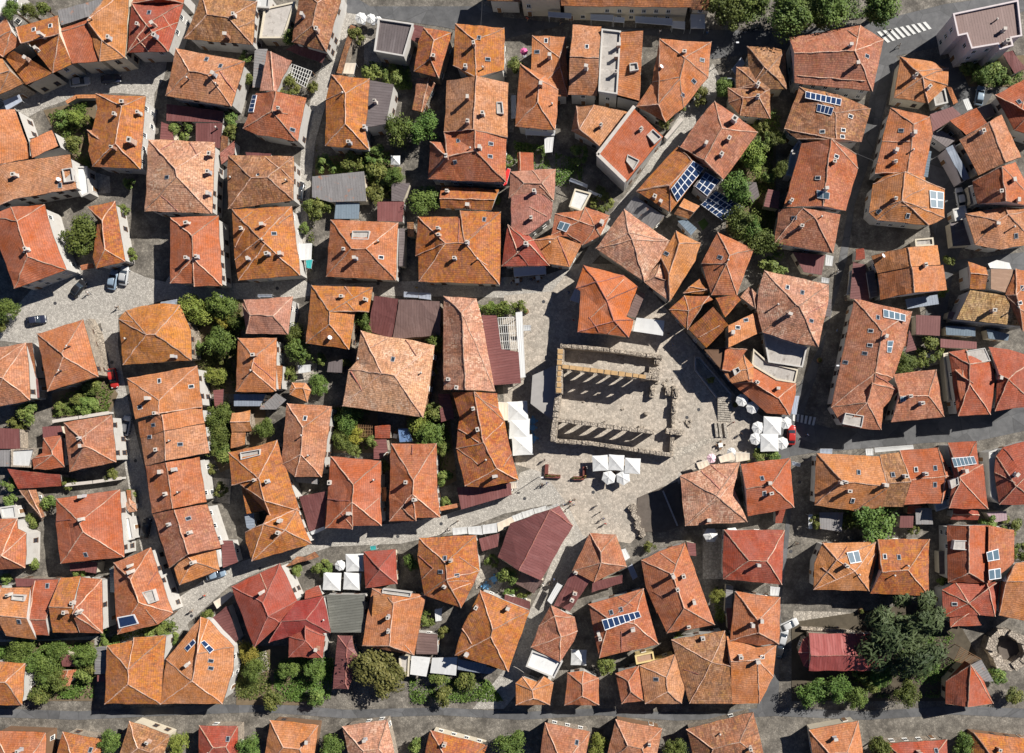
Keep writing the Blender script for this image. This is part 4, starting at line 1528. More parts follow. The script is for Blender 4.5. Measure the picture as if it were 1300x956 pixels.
def wallmat(name,c,stain=(.25,.2,.16)):
    m,nt,b=mat(name); g=N(nt); p=pos(g)
    n=g.noise(p,.9,6,.7); n2=g.noise(p,6,3,.6)
    col=g.mix(g.m('MULTIPLY',g.ramp(n,.5,.8),.45),c,stain); col=g.mix(g.m('MULTIPLY',n2,.2),col,tuple(x*.6 for x in c))
    g.L(col,b.inputs['Base Color']); return m
def stones(name,c1,c2,gapc,scale,bump=.04,big=.12,gapw=.06):
    m,nt,b=mat(name); g=N(nt); p=pos(g)
    v=g.n('ShaderNodeTexVoronoi'); v.inputs['Scale'].default_value=scale; g.L(p,v.inputs['Vector'])
    e=g.n('ShaderNodeTexVoronoi',feature='DISTANCE_TO_EDGE'); e.inputs['Scale'].default_value=scale; g.L(p,e.inputs['Vector'])
    sc_=g.n('ShaderNodeSeparateColor'); g.L(v.outputs['Color'],sc_.inputs[0])
    n=g.noise(p,big,6,.65); n2=g.noise(p,1.3,4,.7)
    col=g.mix(g.ramp(n,.35,.65),c1,c2)
    hs=g.n('ShaderNodeHueSaturation'); g.L(col,hs.inputs['Color']); g.L(g.m('ADD',g.m('ADD',g.m('MULTIPLY',sc_.outputs[0],.45),.5),g.m('MULTIPLY',n2,.5)),hs.inputs['Value'])
    col=g.mix(g.m('MULTIPLY',g.m('LESS_THAN',e.outputs['Distance'],gapw),.55),hs.outputs[0],gapc)
    stn=g.noise(p,.45,5,.75); col=g.mix(g.m('MULTIPLY',g.ramp(stn,.56,.72),.35),col,gapc)
    g.L(col,b.inputs['Base Color'])
    bp=g.n('ShaderNodeBump'); bp.inputs['Distance'].default_value=bump; g.L(g.ramp(e.outputs['Distance'],0,.15),bp.inputs['Height']); g.L(bp.outputs[0],b.inputs['Normal'])
    return m
def leaf(name,c1,c2):
    m,nt,b=mat(name); g=N(nt)
    r=g.n('ShaderNodeNewGeometry').outputs['Random Per Island']; o=g.n('ShaderNodeObjectInfo').outputs['Random']
    at=g.n('ShaderNodeAttribute'); at.attribute_name='tint'; r=g.m('ADD',g.m('MULTIPLY',r,.6),g.m('MULTIPLY',at.outputs['Fac'],.45))
    col=g.mix(r,c1,c2)
    hs=g.n('ShaderNodeHueSaturation'); g.L(col,hs.inputs['Color']); g.L(g.m('ADD',g.m('MULTIPLY',o,.06),.462),hs.inputs['Hue']); g.L(g.m('ADD',g.m('MULTIPLY',o,.5),.75),hs.inputs['Value'])
    g.L(hs.outputs[0],b.inputs['Base Color']); b.inputs['Roughness'].default_value=.6; b.inputs['Specular IOR Level'].default_value=.25
    return m
M={
'O':tile('tile_orange',(0.520,0.192,0.076),(0.426,0.145,0.056),(.47,.20,.05),.3,(.62,.33,.21),.1,.38,.3),
'O2':tile('tile_new_orange',(0.497,0.130,0.046),(0.442,0.110,0.040),pa=-.2,dark=.1,tv=.16),
'A':tile('tile_aged_brick',(0.503,0.213,0.109),(0.395,0.152,0.074),(.43,.22,.08),.3,(.62,.36,.25),.22,.5,.4),
'D':tile('tile_golden',(0.472,0.162,0.054),(0.370,0.111,0.038),(.50,.195,.03),.85,(.60,.33,.18),.1,.6,.38),
'D2':tile('tile_straw',(.50,.30,.14),(.38,.19,.08),(.55,.38,.16),.7,(.8,.6,.38),.4,.5,.8),
'R':tile('tile_red',(0.417,0.103,0.048),(0.349,0.081,0.040),(.5,.2,.08),.08,(.52,.22,.15),.0,.24,.2),
'R2':tile('tile_dark_red',(.32,.058,.042),(.29,.052,.038),pa=-.2,dark=.1,tv=.14),
'B':tile('tile_brown',(0.392,0.168,0.076),(0.269,0.112,0.055),(.40,.21,.06),.5,(.58,.38,.26),.25,.85,.6),
'P':tile('tile_pale',(0.583,0.299,0.179),(0.484,0.215,0.130),(.40,.26,.12),.2,(.74,.56,.42),.55,.62,.5),
'Q':tile('tile_pinkish',(0.418,0.182,0.130),(0.363,0.138,0.099),(.4,.2,.1),.1,(.52,.32,.25),.1,.4,.3),
'M':sheet('sheet_maroon',(.175,.066,.062)),'M2':sheet('sheet_brown',(.185,.118,.105)),'M3':sheet('metal_red',(.27,.062,.055),.2),
'K':sheet('sheet_greybrown',(.135,.112,.112),.3),'G':sheet('felt_grey',(.21,.20,.20),.3,(.42,.16,.07),.1,.9,True),'GG':sheet('sheet_greygreen',(.155,.155,.135),.2),
'B2':sheet('sheet_bluegrey',(.22,.25,.30),.25),'W':sheet('sheet_white',(.58,.58,.57),.12,None,0,.6,False),'T':sheet('deck_tan',(.36,.23,.16),.2,None,0,.9,False),  # blue-grey also stands in for shade on the white balcony facade
'C':sheet('deck_concrete',(.40,.37,.34),.4,(.18,.15,.13),.3,.95,False),'L':sheet('roof_glass',(.16,.20,.24),.2,None,0,.15),'Q2':sheet('sheet_mauve',(.30,.21,.23),.3),
}
WALL={'W':wallmat('plaster_white',(.52,.50,.47)),'C':wallmat('plaster_cream',(.62,.55,.43)),'S':stones('wall_stone',(.42,.35,.27),(.30,.25,.2),(.12,.1,.09),2.2),
'B':wallmat('timber_brown',(.20,.11,.06)),'Y':wallmat('plaster_yellow',(.72,.55,.25)),'L':wallmat('plaster_lilac',(.62,.55,.55)),'G':wallmat('plaster_grey',(.42,.41,.42)),
'R':wallmat('brick_red',(.42,.14,.08)),'O':M['O']}
def ridgemat(name,c1,c2):
    m,nt,b=mat(name); g=N(nt); r=g.n('ShaderNodeNewGeometry').outputs['Random Per Island']; o=g.n('ShaderNodeObjectInfo').outputs['Random']
    col=g.mix(r,c1,c2); hs=g.n('ShaderNodeHueSaturation'); g.L(col,hs.inputs['Color']); g.L(g.m('ADD',g.m('MULTIPLY',o,.7),.55),hs.inputs['Value']); g.L(g.m('ADD',g.m('MULTIPLY',g.noise(pos(g),1.2,4,.7),.9),.4),hs.inputs['Saturation']); g.L(hs.outputs[0],b.inputs['Base Color']); return m
RIDGE=ridgemat('ridge_mortar',(.62,.40,.28),(.42,.20,.11)); RIDGE2=ridgemat('ridge_red',(.40,.13,.085),(.30,.085,.06))
CHIM=wallmat('chimney_plaster',(.55,.50,.45)); CHIMP=wallmat('chimney_pink',(.52,.36,.28)); CHIMB=wallmat('chimney_brick',(.38,.2,.13)); SOOT=plain('soot',(.03,.03,.03))
GLASS,_nt,_b=mat('window_glass'); _b.inputs['Base Color'].default_value=(.03,.04,.055,1); _b.inputs['Roughness'].default_value=.08
FRAME=plain('frame_white',(.74,.73,.7),.5,.08); FRAMEB=plain('frame_brown',(.13,.07,.04),.6,.2); FRAMEG=plain('frame_grey',(.33,.34,.36),.5,.1)
PV,_nt,_b=mat('solar_glass'); _g=N(_nt); _n=_g.noise(pos(_g),2,2); _g.L(_g.mix(_n,(.012,.026,.075),(.025,.05,.12)),_b.inputs['Base Color']); _b.inputs['Roughness'].default_value=.15
PV2=plain('solar_thermal',(.10,.155,.20),.25,.3,1.5,.5); ALU=plain('aluminium',(.72,.73,.75),.4,.05); STEEL=plain('steel_dark',(.06,.06,.065),.5,.2); WOOD=plain('wood',(.22,.12,.06),.7,.3,4); WOODR=plain('wood_maroon',(.16,.05,.04),.7,.25)
CLOTH={'W':plain('canvas_white',(.64,.64,.63),.9,.06,.8),'C':plain('canvas_cream',(.72,.62,.50),.9,.1,.8),'B':plain('canvas_bluegrey',(.38,.42,.50),.85,.15,.8),'N':plain('canvas_navy',(.12,.2,.36),.85,.5,4),
'R':plain('canvas_red',(.55,.02,.02),.8,.15),'T':plain('canvas_turquoise',(.05,.42,.42),.7,.15),'P':plain('canvas_pink',(.70,.14,.34),.8,.12),'Q':plain('canvas_palepink',(.75,.52,.58),.8,.12)}
PAINT={k:plain('paint_'+k,c,.25,.03,1,.6) for k,c in {'K':(.03,.03,.035),'K2':(.018,.018,.02),'N':(.025,.03,.055),'B':(.22,.29,.37),'S':(.42,.43,.44),'S2':(.5,.5,.5),'W':(.72,.72,.71),'W2':(.62,.63,.64),'R':(.42,.03,.025)}.items()}
TYRE=plain('rubber',(.02,.02,.02)); LAMP=plain('lamp_glass',(.75,.75,.72),.2,.02); RED=plain('lamp_red',(.4,.02,.02),.3)
COB=stones('cobbles',(.47,.44,.395),(.37,.345,.31),(.19,.17,.15),3.2,.03,.10)
PLZ=stones('plaza_paving',(.45,.39,.325),(.37,.33,.28),(.20,.17,.14),2.2,.02,.16,.035)
STONE=stones('pale_paving',(.44,.40,.34),(.36,.32,.27),(.16,.14,.12),1.6)
RUIN=stones('ruin_masonry',(.45,.385,.31),(.33,.28,.225),(.14,.11,.085),1.9,.08,.3,.07)
RUINTOP=plain('ruin_brick_top',(.47,.30,.145),.9,.4,1.2)
ASP=stones('asphalt',(.125,.125,.128),(.085,.086,.09),(.06,.06,.062),.22,.004,.5,.012); SOIL=plain('soil',(.16,.12,.075),.95,.5,.8); GRS=plain('lawn_green',(.07,.12,.03),.95,.4,2)
GROUND=stones('yard_ground',(.25,.225,.19),(.075,.066,.055),(.075,.068,.058),2.4,.02,.32); PAINTW=plain('road_paint',(.62,.62,.6),.8,.25,3)
PITF=plain('pit_floor',(.12,.10,.085),.95,.5,1); GREYLEAD=plain('lead_grey',(.33,.315,.30),.6,.2,.7)
SMAT={'cobble':COB,'plaza':PLZ,'asphalt':ASP,'stone':STONE,'soil':SOIL,'grass':GRS,'soil2':plain('shaded_soil',(.085,.07,.05),.95,.6,.8)}  # second soil is darkened so its colour holds the church trees' shade
SKIN=plain('skin',(.45,.26,.18)); HAIR=plain('hair',(.04,.025,.018))
LEAF={'broad':leaf('leaf_green',(.036,.072,.014),(.14,.19,.04)),'shrub':leaf('leaf_shrub',(.05,.088,.018),(.19,.22,.055)),'lime':leaf('leaf_lime',(.075,.12,.018),(.24,.27,.055)),
'gold':leaf('leaf_gold',(.12,.13,.015),(.34,.30,.05)),'autumn':leaf('leaf_autumn',(.05,.062,.014),(.17,.16,.045)),'pine':leaf('leaf_conifer',(.022,.042,.014),(.085,.115,.045)),'hedge':leaf('leaf_hedge',(.05,.10,.016),(.16,.22,.045))}
BARK=plain('bark',(.12,.085,.06),.95,.3,4)
# ---------------------------------------------------------------- helpers
def link(name,me,parent=None,loc=None):
    o=bpy.data.objects.new(name,me); COL.objects.link(o)
    if parent is not None: o.parent=parent
    if loc is not None: o.location=loc
    return o
def mesh(name,vs,fs,mats,parent=None,loc=None,mi=None,uvs=None):
    me=bpy.data.meshes.new(name); me.from_pydata([tuple(v) for v in vs],[],fs)
    for m in (mats if isinstance(mats,(list,tuple)) else [mats]): me.materials.append(m)
    if mi: me.polygons.foreach_set('material_index',mi)
    me.update()
    if uvs is not False: slope_uv(me)
    return link(name,me,parent,loc)
def slope_uv(me):
    uv=me.uv_layers.new(name='UVMap').data; Z=Vector((0,0,1))
    for p in me.polygons:
        n=p.normal
        if abs(n.z)>.995:
            vs=[me.vertices[i].co for i in p.vertices]
            e=max(((vs[i]-vs[i-1]) for i in range(len(vs))),key=lambda v:v.length).copy(); e.z=0
            if e.length<1e-6: e=Vector((1,0,0))
            e.normalize()
        else: e=Z.cross(n).normalized()
        s=n.cross(e)
        for li in p.loop_indices:
            c=me.vertices[me.loops[li].vertex_index].co; uv[li].uv=(c.dot(e),c.dot(s))
def tag(o,label,cat,group=None,kind=None):
    o['label']=label; o['category']=cat
    if group: o['group']=group
    if kind: o['kind']=kind
    return o
def empty(name,loc,rz=0):
    o=bpy.data.objects.new(name,None); o.empty_display_size=.5; COL.objects.link(o); o.location=loc; o.rotation_euler=(0,0,rz); return o
class MB:
    def __init__(s): s.v=[];s.f=[];s.mi=[]
    def add(s,vs,fs,m=0):
        b=len(s.v); s.v+=[Vector(v) for v in vs]; s.f+=[tuple(i+b for i in f) for f in fs]; s.mi+=[m]*len(fs)
    def box(s,c,d,rz=0,m=0):
        ca,sa=math.cos(rz),math.sin(rz); vs=[]
        for z in (-1,1):
            for x,y in ((-1,-1),(1,-1),(1,1),(-1,1)):
                a,b=x*d[0]/2,y*d[1]/2; vs.append((c[0]+a*ca-b*sa,c[1]+a*sa+b*ca,c[2]+z*d[2]/2))
        s.add(vs,[(3,2,1,0),(4,5,6,7),(0,1,5,4),(1,2,6,5),(2,3,7,6),(3,0,4,7)],m)
    def prism(s,poly,z0,z1,m=0,mt=None):
        n=len(poly); vs=[(p[0],p[1],z0) for p in poly]+[(p[0],p[1],z1) for p in poly]
        s.add(vs,[(i,(i+1)%n,n+(i+1)%n,n+i) for i in range(n)]+[tuple(range(n))[::-1]],m)
        s.add(vs[n:],[tuple(range(n))],m if mt is None else mt)
    def tube(s,a,b,r,n=6,m=0,r2=None):
        a,b=Vector(a),Vector(b); d=(b-a)
        if d.length<1e-5: return
        d.normalize(); x=d.orthogonal().normalized(); y=d.cross(x); r2=r if r2 is None else r2; vs=[]
        for q,rr in ((a,r),(b,r2)):
            for i in range(n):
                t=2*math.pi*i/n; vs.append(q+x*math.cos(t)*rr+y*math.sin(t)*rr)
        s.add(vs,[(i,(i+1)%n,n+(i+1)%n,n+i) for i in range(n)]+[tuple(range(n))[::-1],tuple(range(n,2*n))],m)
    def build(s,name,mats,parent=None,loc=None): return mesh(name,s.v,s.f,mats,parent,loc,s.mi)
def area2(p): return sum(p[i-1][0]*p[i][1]-p[i][0]*p[i-1][1] for i in range(len(p)))
def ccw(p): return p if area2(p)>0 else p[::-1]
def inset(poly,d):
    n=len(poly); out=[]
    for i in range(n):
        a,b,c=(Vector(poly[j][:2]) for j in (i-1,i,(i+1)%n)); e1=(b-a).normalized(); e2=(c-b).normalized()
        n1=Vector((-e1.y,e1.x)); n2=Vector((-e2.y,e2.x)); m=n1+n2
        k=m.dot(n1) if m.length>1e-4 else 1
        k=max(k,.5); out.append(b+m*(d/k))
    return out
def sdist(p,a,b):
    p,a,b=Vector(p[:2]),Vector(a[:2]),Vector(b[:2]); ab=b-a; t=max(0,min(1,(p-a).dot(ab)/max(ab.length_squared,1e-9))); return (p-a-ab*t).length
def inside(p,poly):
    r=False; x,y=p[0],p[1]
    for i in range(len(poly)):
        a,b=poly[i-1],poly[i]
        if (a[1]>y)!=(b[1]>y) and x<(b[0]-a[0])*(y-a[1])/(b[1]-a[1])+a[0]: r=not r
    return r
from mathutils import noise as MN
def wob(p): return Vector((MN.noise(p*.45),MN.noise(p*.45+Vector((31,7,2))),MN.noise(p*.55+Vector((5,51,9)))*1.1))*.17
def wobble(me,o):
    bm=bmesh.new(); bm.from_mesh(me)
    for _ in range(4):
        es=[e for e in bm.edges if e.calc_length()>1.7]
        if not es or len(bm.faces)>2500: break
        bmesh.ops.subdivide_edges(bm,edges=es,cuts=1)
    bmesh.ops.triangulate(bm,faces=[f for f in bm.faces if len(f.verts)>4])
    for v in bm.verts: v.co+=wob(v.co+o)
    bm.to_mesh(me); bm.free()
GRP='houses of the old town'
WINGS=[]   # (poly world xy, h, house index)
HOUSES=[]
def ridge_run(mb,a,b,up=.03):
    L=(b-a).length; n=max(1,int(L/.42)); pp=a
    for i in range(n):
        x=a.lerp(b,i/n); y=a.lerp(b,min(1,(i+1.08)/n)); x=x+wob(x)+Vector((0,0,up)); y=y+wob(y)+Vector((0,0,up-.02)); j=Vector((random.gauss(0,.015),random.gauss(0,.015),0))
        mb.tube(x+j,y+j,random.uniform(.095,.13),5,0,.10)
class House:
    def __init__(s,name,h,wall,label):
        s.name,s.h,s.wall,s.label=name,h,wall,label; s.wings=[]; s.ex=[]
    def finish(s):
        p=[q for w in s.wings for q in w['px']]; c=W((sum(q[0] for q in p)/len(p),sum(q[1] for q in p)/len(p)),0)
        s.root=empty(s.name,c); s.o=c
        tag(s.root,s.label,s.name.replace('_',' '),GRP if s.name in('house','row_house','annex','outbuilding','shed') else None)
        if s.name in('row_house',): s.root['group']='row houses'
        if s.name in('annex','outbuilding','shed','canopy'): s.root['group']='low roofs in the yards' if s.name!='canopy' else 'canopies'
        s.tris=[]; s.roofs=[]; s.walls=[]
        wmb=MB()
        for k,w in enumerate(s.wings): s.wing(w,k,wmb)
        if wmb.f: wo=wmb.build('wall',[WALL.get(s.wall,WALL['W'])],s.root)
        for e in s.ex: s.extra(*e)
    def L(s,v): return (v[0]-s.o[0],v[1]-s.o[1],v[2])
    def wing(s,w,k,wmb):
        h=w['h']+random.uniform(-.06,.06)+k*.011
        ep=[W(q,h) for q in w['px']]
        if area2(ep)<0:
            ep=ep[::-1]
            if w['t']=='m': ep=ep[2:]+ep[:2] if False else [ep[2],ep[3],ep[0],ep[1]]
        n=len(ep); mt=M[w['m']]; T=w['t']
        flat2=[tuple(v[:2]) for v in ep]
        low=s.name in('canopy',) 
        mb=MB(); capl=[]; gab=[]
        th=.16
        if T=='r':
            rp=[W(q,h) for q in w['ridge']]
            gable=[None]*n
            for j,r in enumerate(rp):
                dd,i=min((sdist(r,ep[i],ep[(i+1)%n]),i) for i in range(n))
                if dd<.8: gable[i]=j
            ds=[]
            for r in rp:
                dd=[sdist(r,ep[i],ep[(i+1)%n]) for i in range(n) if gable[i] is None]
                if dd: ds.append(min(dd))
            rise=max(.35,w['slope']*sorted(ds)[len(ds)//2]) if ds else .6
            rise=min(rise,3.2)
            rp=[W(q,h+rise) for q in w['ridge']]
            for i in range(n):
                if gable[i] is not None:
                    j=gable[i]; a,b=ep[i],ep[(i+1)%n]; ab=(b-a); t=(rp[j]-a).dot(ab)/ab.length_squared; q=a+ab*max(.05,min(.95,t)); rp[j]=Vector((q.x,q.y,rp[j].z))
            asg=[min(range(len(rp)),key=lambda j:(rp[j].xy-v.xy).length) for v in ep]
            for i in range(n):
                if gable[i] is not None: asg[i]=gable[i]; asg[(i+1)%n]=gable[i]
            V=ep+rp; F=[]
            for i in range(n):
                a,b=i,(i+1)%n; ia,ib=asg[a],asg[b]
                if gable[i] is not None: gab.append((ep[a],ep[b],rp[ia])); continue
                step=1 if ia>=ib else -1; path=[n+x for x in range(ib,ia+step,step)]
                last=b
                for q in path:
                    pass
                poly=[a,b]+path
                for x in range(1,len(poly)-1): F.append((poly[0],poly[x],poly[x+1]))
            mb.add(V,F,0)
            s.tris+=[tuple(V[x] for x in f) for f in F]
            # ridge and hip caps
            ed={}
            for f in F:
                for x in range(3):
                    e=tuple(sorted((f[x],f[(x+1)%3]))); ed.setdefault(e,[]).append(f)
            for e,fl in ed.items():
                if len(fl)==2:
                    ns=[(V[f[1]]-V[f[0]]).cross(V[f[2]]-V[f[0]]).normalized() for f in fl]
                    if ns[0].dot(ns[1])<.985:
                        c1=[sum((V[i] for i in f),Vector())/3 for f in fl]
                        if (c1[1]-V[e[0]]).dot(ns[0])<0: capl.append(MB()); ridge_run(capl[-1],V[e[0]],V[e[1]])
        elif T=='m':
            dep=(((ep[0]+ep[1])/2)-((ep[2]+ep[3])/2)); rise=min(2.2,max(.3,w['slope']*.62*dep.xy.length))
            hi=h+rise*.5; lo=h-rise*.5
            px=[None]*4
            src=w['px'] if area2([W(q,h) for q in w['px']])>0 else w['px'][::-1]
            if src is not w['px']: src=[src[2],src[3],src[0],src[1]]
            V=[W(src[0],hi),W(src[1],hi),W(src[2],lo),W(src[3],lo)]; ep=V
            F=[(0,1,2),(0,2,3)]; mb.add(V,F,0); s.tris+=[tuple(V[x] for x in f) for f in F]
            h=lo
        else:
            V=ep; mb.add(V,[tuple(range(n))],0); s.tris+=[(V[0],V[i],V[i+1]) for i in range(1,n-1)]
        # fascia and soffit
        dn=[v-Vector((0,0,th)) for v in ep]
        fm=MB(); 
        mb.add(ep+dn,[(i,n+i,n+(i+1)%n,(i+1)%n) for i in range(n)]+([(n+2,n+1,n),(n+3,n+2,n)] if T=='m' else [tuple(range(2*n-1,n-1,-1))]),1)
        fas=FRAMEB if T=='r' else (WALL['W'] if T=='F' else STEEL)
        mb.v=[Vector(s.L(v)) for v in mb.v]
        ro=mb.build('roof',[mt,fas],s.root)
        s.roofs.append(ro); s.mainroof=ro
        if T in 'rm': wobble(ro.data,s.o)
        if gab:
            for a,b,c in gab: wmb.add([s.L(a),s.L(b),s.L(c)],[(0,1,2)])
        for cp in capl:
            cp.v=[Vector(s.L(v)) for v in cp.v]; cp.build('ridge_cap',[RIDGE2 if w['m'] in('R2','O2','M','M3') else RIDGE],ro)
        if T=='F':
            inn=inset(flat2,.28); ph=.45 if s.h>3.6 else .3; f2=inset(flat2,-.04)
            vs=[(a[0],a[1],h-.05) for a in f2]+[(a[0],a[1],h+ph) for a in f2]+[(a[0],a[1],h+ph) for a in inn]+[(a[0],a[1],h+.006) for a in inn]
            fs=[]
            for i in range(n):
                j=(i+1)%n
                for r in range(3): fs.append((r*n+i,r*n+j,(r+1)*n+j,(r+1)*n+i))
            mesh('parapet',[s.L(v) for v in vs],fs,WALL.get(s.wall,WALL['W']),ro)
        if low:
            pm=MB()
            for q in inset(flat2,.3): pm.tube(s.L((q[0],q[1],0)),s.L((q[0],q[1],h-.1)),.07,6)
            pm.build('post',[STEEL],s.root)
        else:
            wp=inset(flat2,.55 if T=='r' else .12)
            if area2(wp)>0:
                wl=[s.L((q[0],q[1],0)) for q in wp]
                tops=[v.z-th+.01 for v in ep]
                nn=len(wl); vs=wl+[(a[0],a[1],t) for a,t in zip(wl,tops)]
                wmb.add(vs,[(i,(i+1)%nn,nn+(i+1)%nn,nn+i) for i in range(nn)])
                WINGS.append((wp,h,s)); s.walls.append((wp,h-.2))
    def hit(s,p):
        o=Vector((0,0,H)); d=(W(p,0)-o); best=None
        for a,b,c in s.tris:
            n=(b-a).cross(c-a); dn=d.dot(n)
            if abs(dn)<1e-9: continue
            t=(a-o).dot(n)/dn; q=o+d*t
            if all(((y-x).cross(q-x)).dot(n)>=-1e-3*n.length for x,y in((a,b),(b,c),(c,a))):
                if best is None or q.z>best[0].z: best=(q,n.normalized())
        if best and best[1].z<0: best=(best[0],-best[1])
        return best
    def frame(s,n):
        e=Vector((0,0,1)).cross(n)
        e=Vector((1,0,0)) if e.length<.05 else e.normalized()
        return e,n.cross(e)
    def extra(s,k,ps,a):
        if k in 'cksd':
            for p in ps:
                r=s.hit(p)
                if not r: continue
                q,n=r
                e,u=s.frame(n); rz=math.atan2(e.y,e.x)
                if k in 'ck':
                    big=1.5 if k=='k' else 1.0
                    hh=random.uniform(.95,1.6)*big; wx=random.uniform(.5,.75)*big; wy=random.uniform(.45,.6)*big
                    # the marked point is the chimney's top: step back towards the roof under it
                    q=q-Vector((q.x,q.y,0))*(hh*.5/(H-q.z))
                    kd=random.choice((0,0,1,2,2,3)) if k=='c' else 0; rz+=random.uniform(-.15,.15)
                    m=MB()
                    if kd==3: wx=wy=.3; m.tube((0,0,-.5),(0,0,hh*.8),.13,8)
                    else:
                        m.box((0,0,hh/2-.35),(wx,wy,hh+.7),rz); m.box((0,0,.02),(wx+.22,wy+.22,.16),rz)
                    ch=m.build('chimney',[STEEL if kd==3 else random.choice([CHIM,CHIM,CHIMB,WALL['G'],CHIMP])],s.mainroof,s.L(q))
                    m=MB()
                    if kd==3: m.tube((0,0,hh*.8),(0,0,hh*.8+.12),.22,8,0,.05)
                    elif kd==1:
                        for dx in(-.13,.13): m.tube((dx,0,hh-.02),(dx,0,hh+.3),.09,7,1)
                        m.box((0,0,hh+.02),(wx+.1,wy+.1,.06),rz)
                    elif kd==2:
                        m.box((0,0,hh+.28),(wx+.14,wy+.14,.06),rz)
                        for dx in(-1,1):
                            for dy in(-1,1): m.box((dx*wx*.38,dy*wy*.38,hh+.12),(.1,.1,.3))
                        m.box((0,0,hh+.01),(wx*.6,wy*.6,.02),rz,1)
                    else: m.box((0,0,hh+.05),(wx+.16,wy+.16,.1),rz); m.box((0,0,hh+.13),(wx*.55,wy*.55,.08),rz,1)
                    m.build('chimney_cap',[CHIM,SOOT],ch)
                elif k=='s':
                    m=MB()
                    for (cx,cy,dx,dy,hz,mi) in((0,0,.78,1.08,.10,0),(0,0,.58,.88,.115,1)):
                        vs=[]
                        for z in(-.05,hz):
                            for x,y in((-1,-1),(1,-1),(1,1),(-1,1)): vs.append(e*(x*dx/2)+u*(y*dy/2)+n*z)
                        m.add(vs,[(4,5,6,7),(0,1,5,4),(1,2,6,5),(2,3,7,6),(3,0,4,7)],mi)
                    m.build('skylight',[random.choice([FRAME,FRAMEG,FRAMEG]),GLASS],s.mainroof,s.L(q))
                else:
                    m=MB(); m.tube((0,0,-.1),(0,0,.5),.03,6)
                    c=Vector((0,0,.55)); ax=Vector((.55,.35,.75)).normalized(); x=ax.orthogonal().normalized(); y=ax.cross(x); vs=[c-ax*.08]; 
                    for i in range(12): t=i*math.pi/6; vs.append(c+ax*.06+(x*math.cos(t)+y*math.sin(t))*.45)
                    m.add(vs,[(0,1+i,1+(i+1)%12) for i in range(12)],1); m.tube(c,c+ax*.4,.02,5)
                    m.build('satellite_dish',[STEEL,ALU],s.mainroof,s.L(q))
        elif k=='p':
            cen=(sum(p[0] for p in ps)/4,sum(p[1] for p in ps)/4); r=s.hit(cen)
            if not r: r=s.hit((cen[0]-4,cen[1]-2)) or s.hit((cen[0]+4,cen[1]+2))
            if not r: return
            q,n=r; o=Vector((0,0,H)); q=q+n*.22; cs=[]
            for p in ps: d=W(p,0)-o; cs.append(o+d*((q-o).dot(n)/d.dot(n)))
            if ((cs[1]-cs[0]).cross(cs[2]-cs[0])).dot(n)<0: cs=[cs[1],cs[0],cs[3],cs[2]]
            nx,ny,th_=a; m=MB()
            lo=[c-n*.12 for c in cs]; m.add(cs+lo,[(0,1,2,3),(0,4,5,1),(1,5,6,2),(2,6,7,3),(3,7,4,0),(7,6,5,4)],0)
            bl=lambda x,y:(cs[0]*(1-x)+cs[1]*x)*(1-y)+(cs[3]*(1-x)+cs[2]*x)*y
            for i in range(nx):
                for j in range(ny):
                    gx=.06/max(nx,1)*1.2; gy=.06/max(ny,1)*1.2
                    x0,x1,y0,y1=(i/nx+gx,(i+1)/nx-gx,j/ny+gy,(j+1)/ny-gy)
                    m.add([bl(x0,y0)+n*.012,bl(x1,y0)+n*.012,bl(x1,y1)+n*.012,bl(x0,y1)+n*.012],[(0,1,2,3)],1)
            for c in cs: m.tube(c-n*.1,c-n*.36,.03,5,2)
            m.v=[Vector(s.L(v)) for v in m.v]; m.build('solar_panel',[ALU,PV2 if th_ else PV,STEEL],s.mainroof)
        elif k=='t':
            cen=(sum(p[0] for p in ps)/4,sum(p[1] for p in ps)/4); r=s.hit(cen)
            if not r: return
            q,n=r; zt=q.z+.55
            cs=ccw([W(p,zt) for p in ps]); inn=inset([tuple(c[:2]) for c in cs],.16); nn=len(cs)
            vs=[(c.x,c.y,q.z-.8) for c in cs]+[(c.x,c.y,zt) for c in cs]+[(a[0],a[1],zt) for a in inn]+[(a[0],a[1],q.z+.02) for a in inn]
            fs=[];mi=[]
            for rr in range(3):
                for i in range(nn): fs.append((rr*nn+i,rr*nn+(i+1)%nn,(rr+1)*nn+(i+1)%nn,(rr+1)*nn+i)); mi.append(0)
            tl=s.tris; 
            # floor stays above the roof slope under it
            zf=q.z+.5*max(0.0,max((Vector((c.x,c.y,0))-Vector((q.x,q.y,0))).dot(Vector((-n.x,-n.y,0)))/max(n.z,.2) for c in cs))
            fs.append(tuple(range(3*nn,4*nn))); mi.append(1)
            vs=[Vector(v) for v in vs]
            for i in range(3*nn,4*nn): vs[i].z=min(zf+.05,zt-.12)
            mesh('roof_terrace',[s.L(v) for v in vs],fs,[WALL['W'],M['C']],s.mainroof,None,mi)
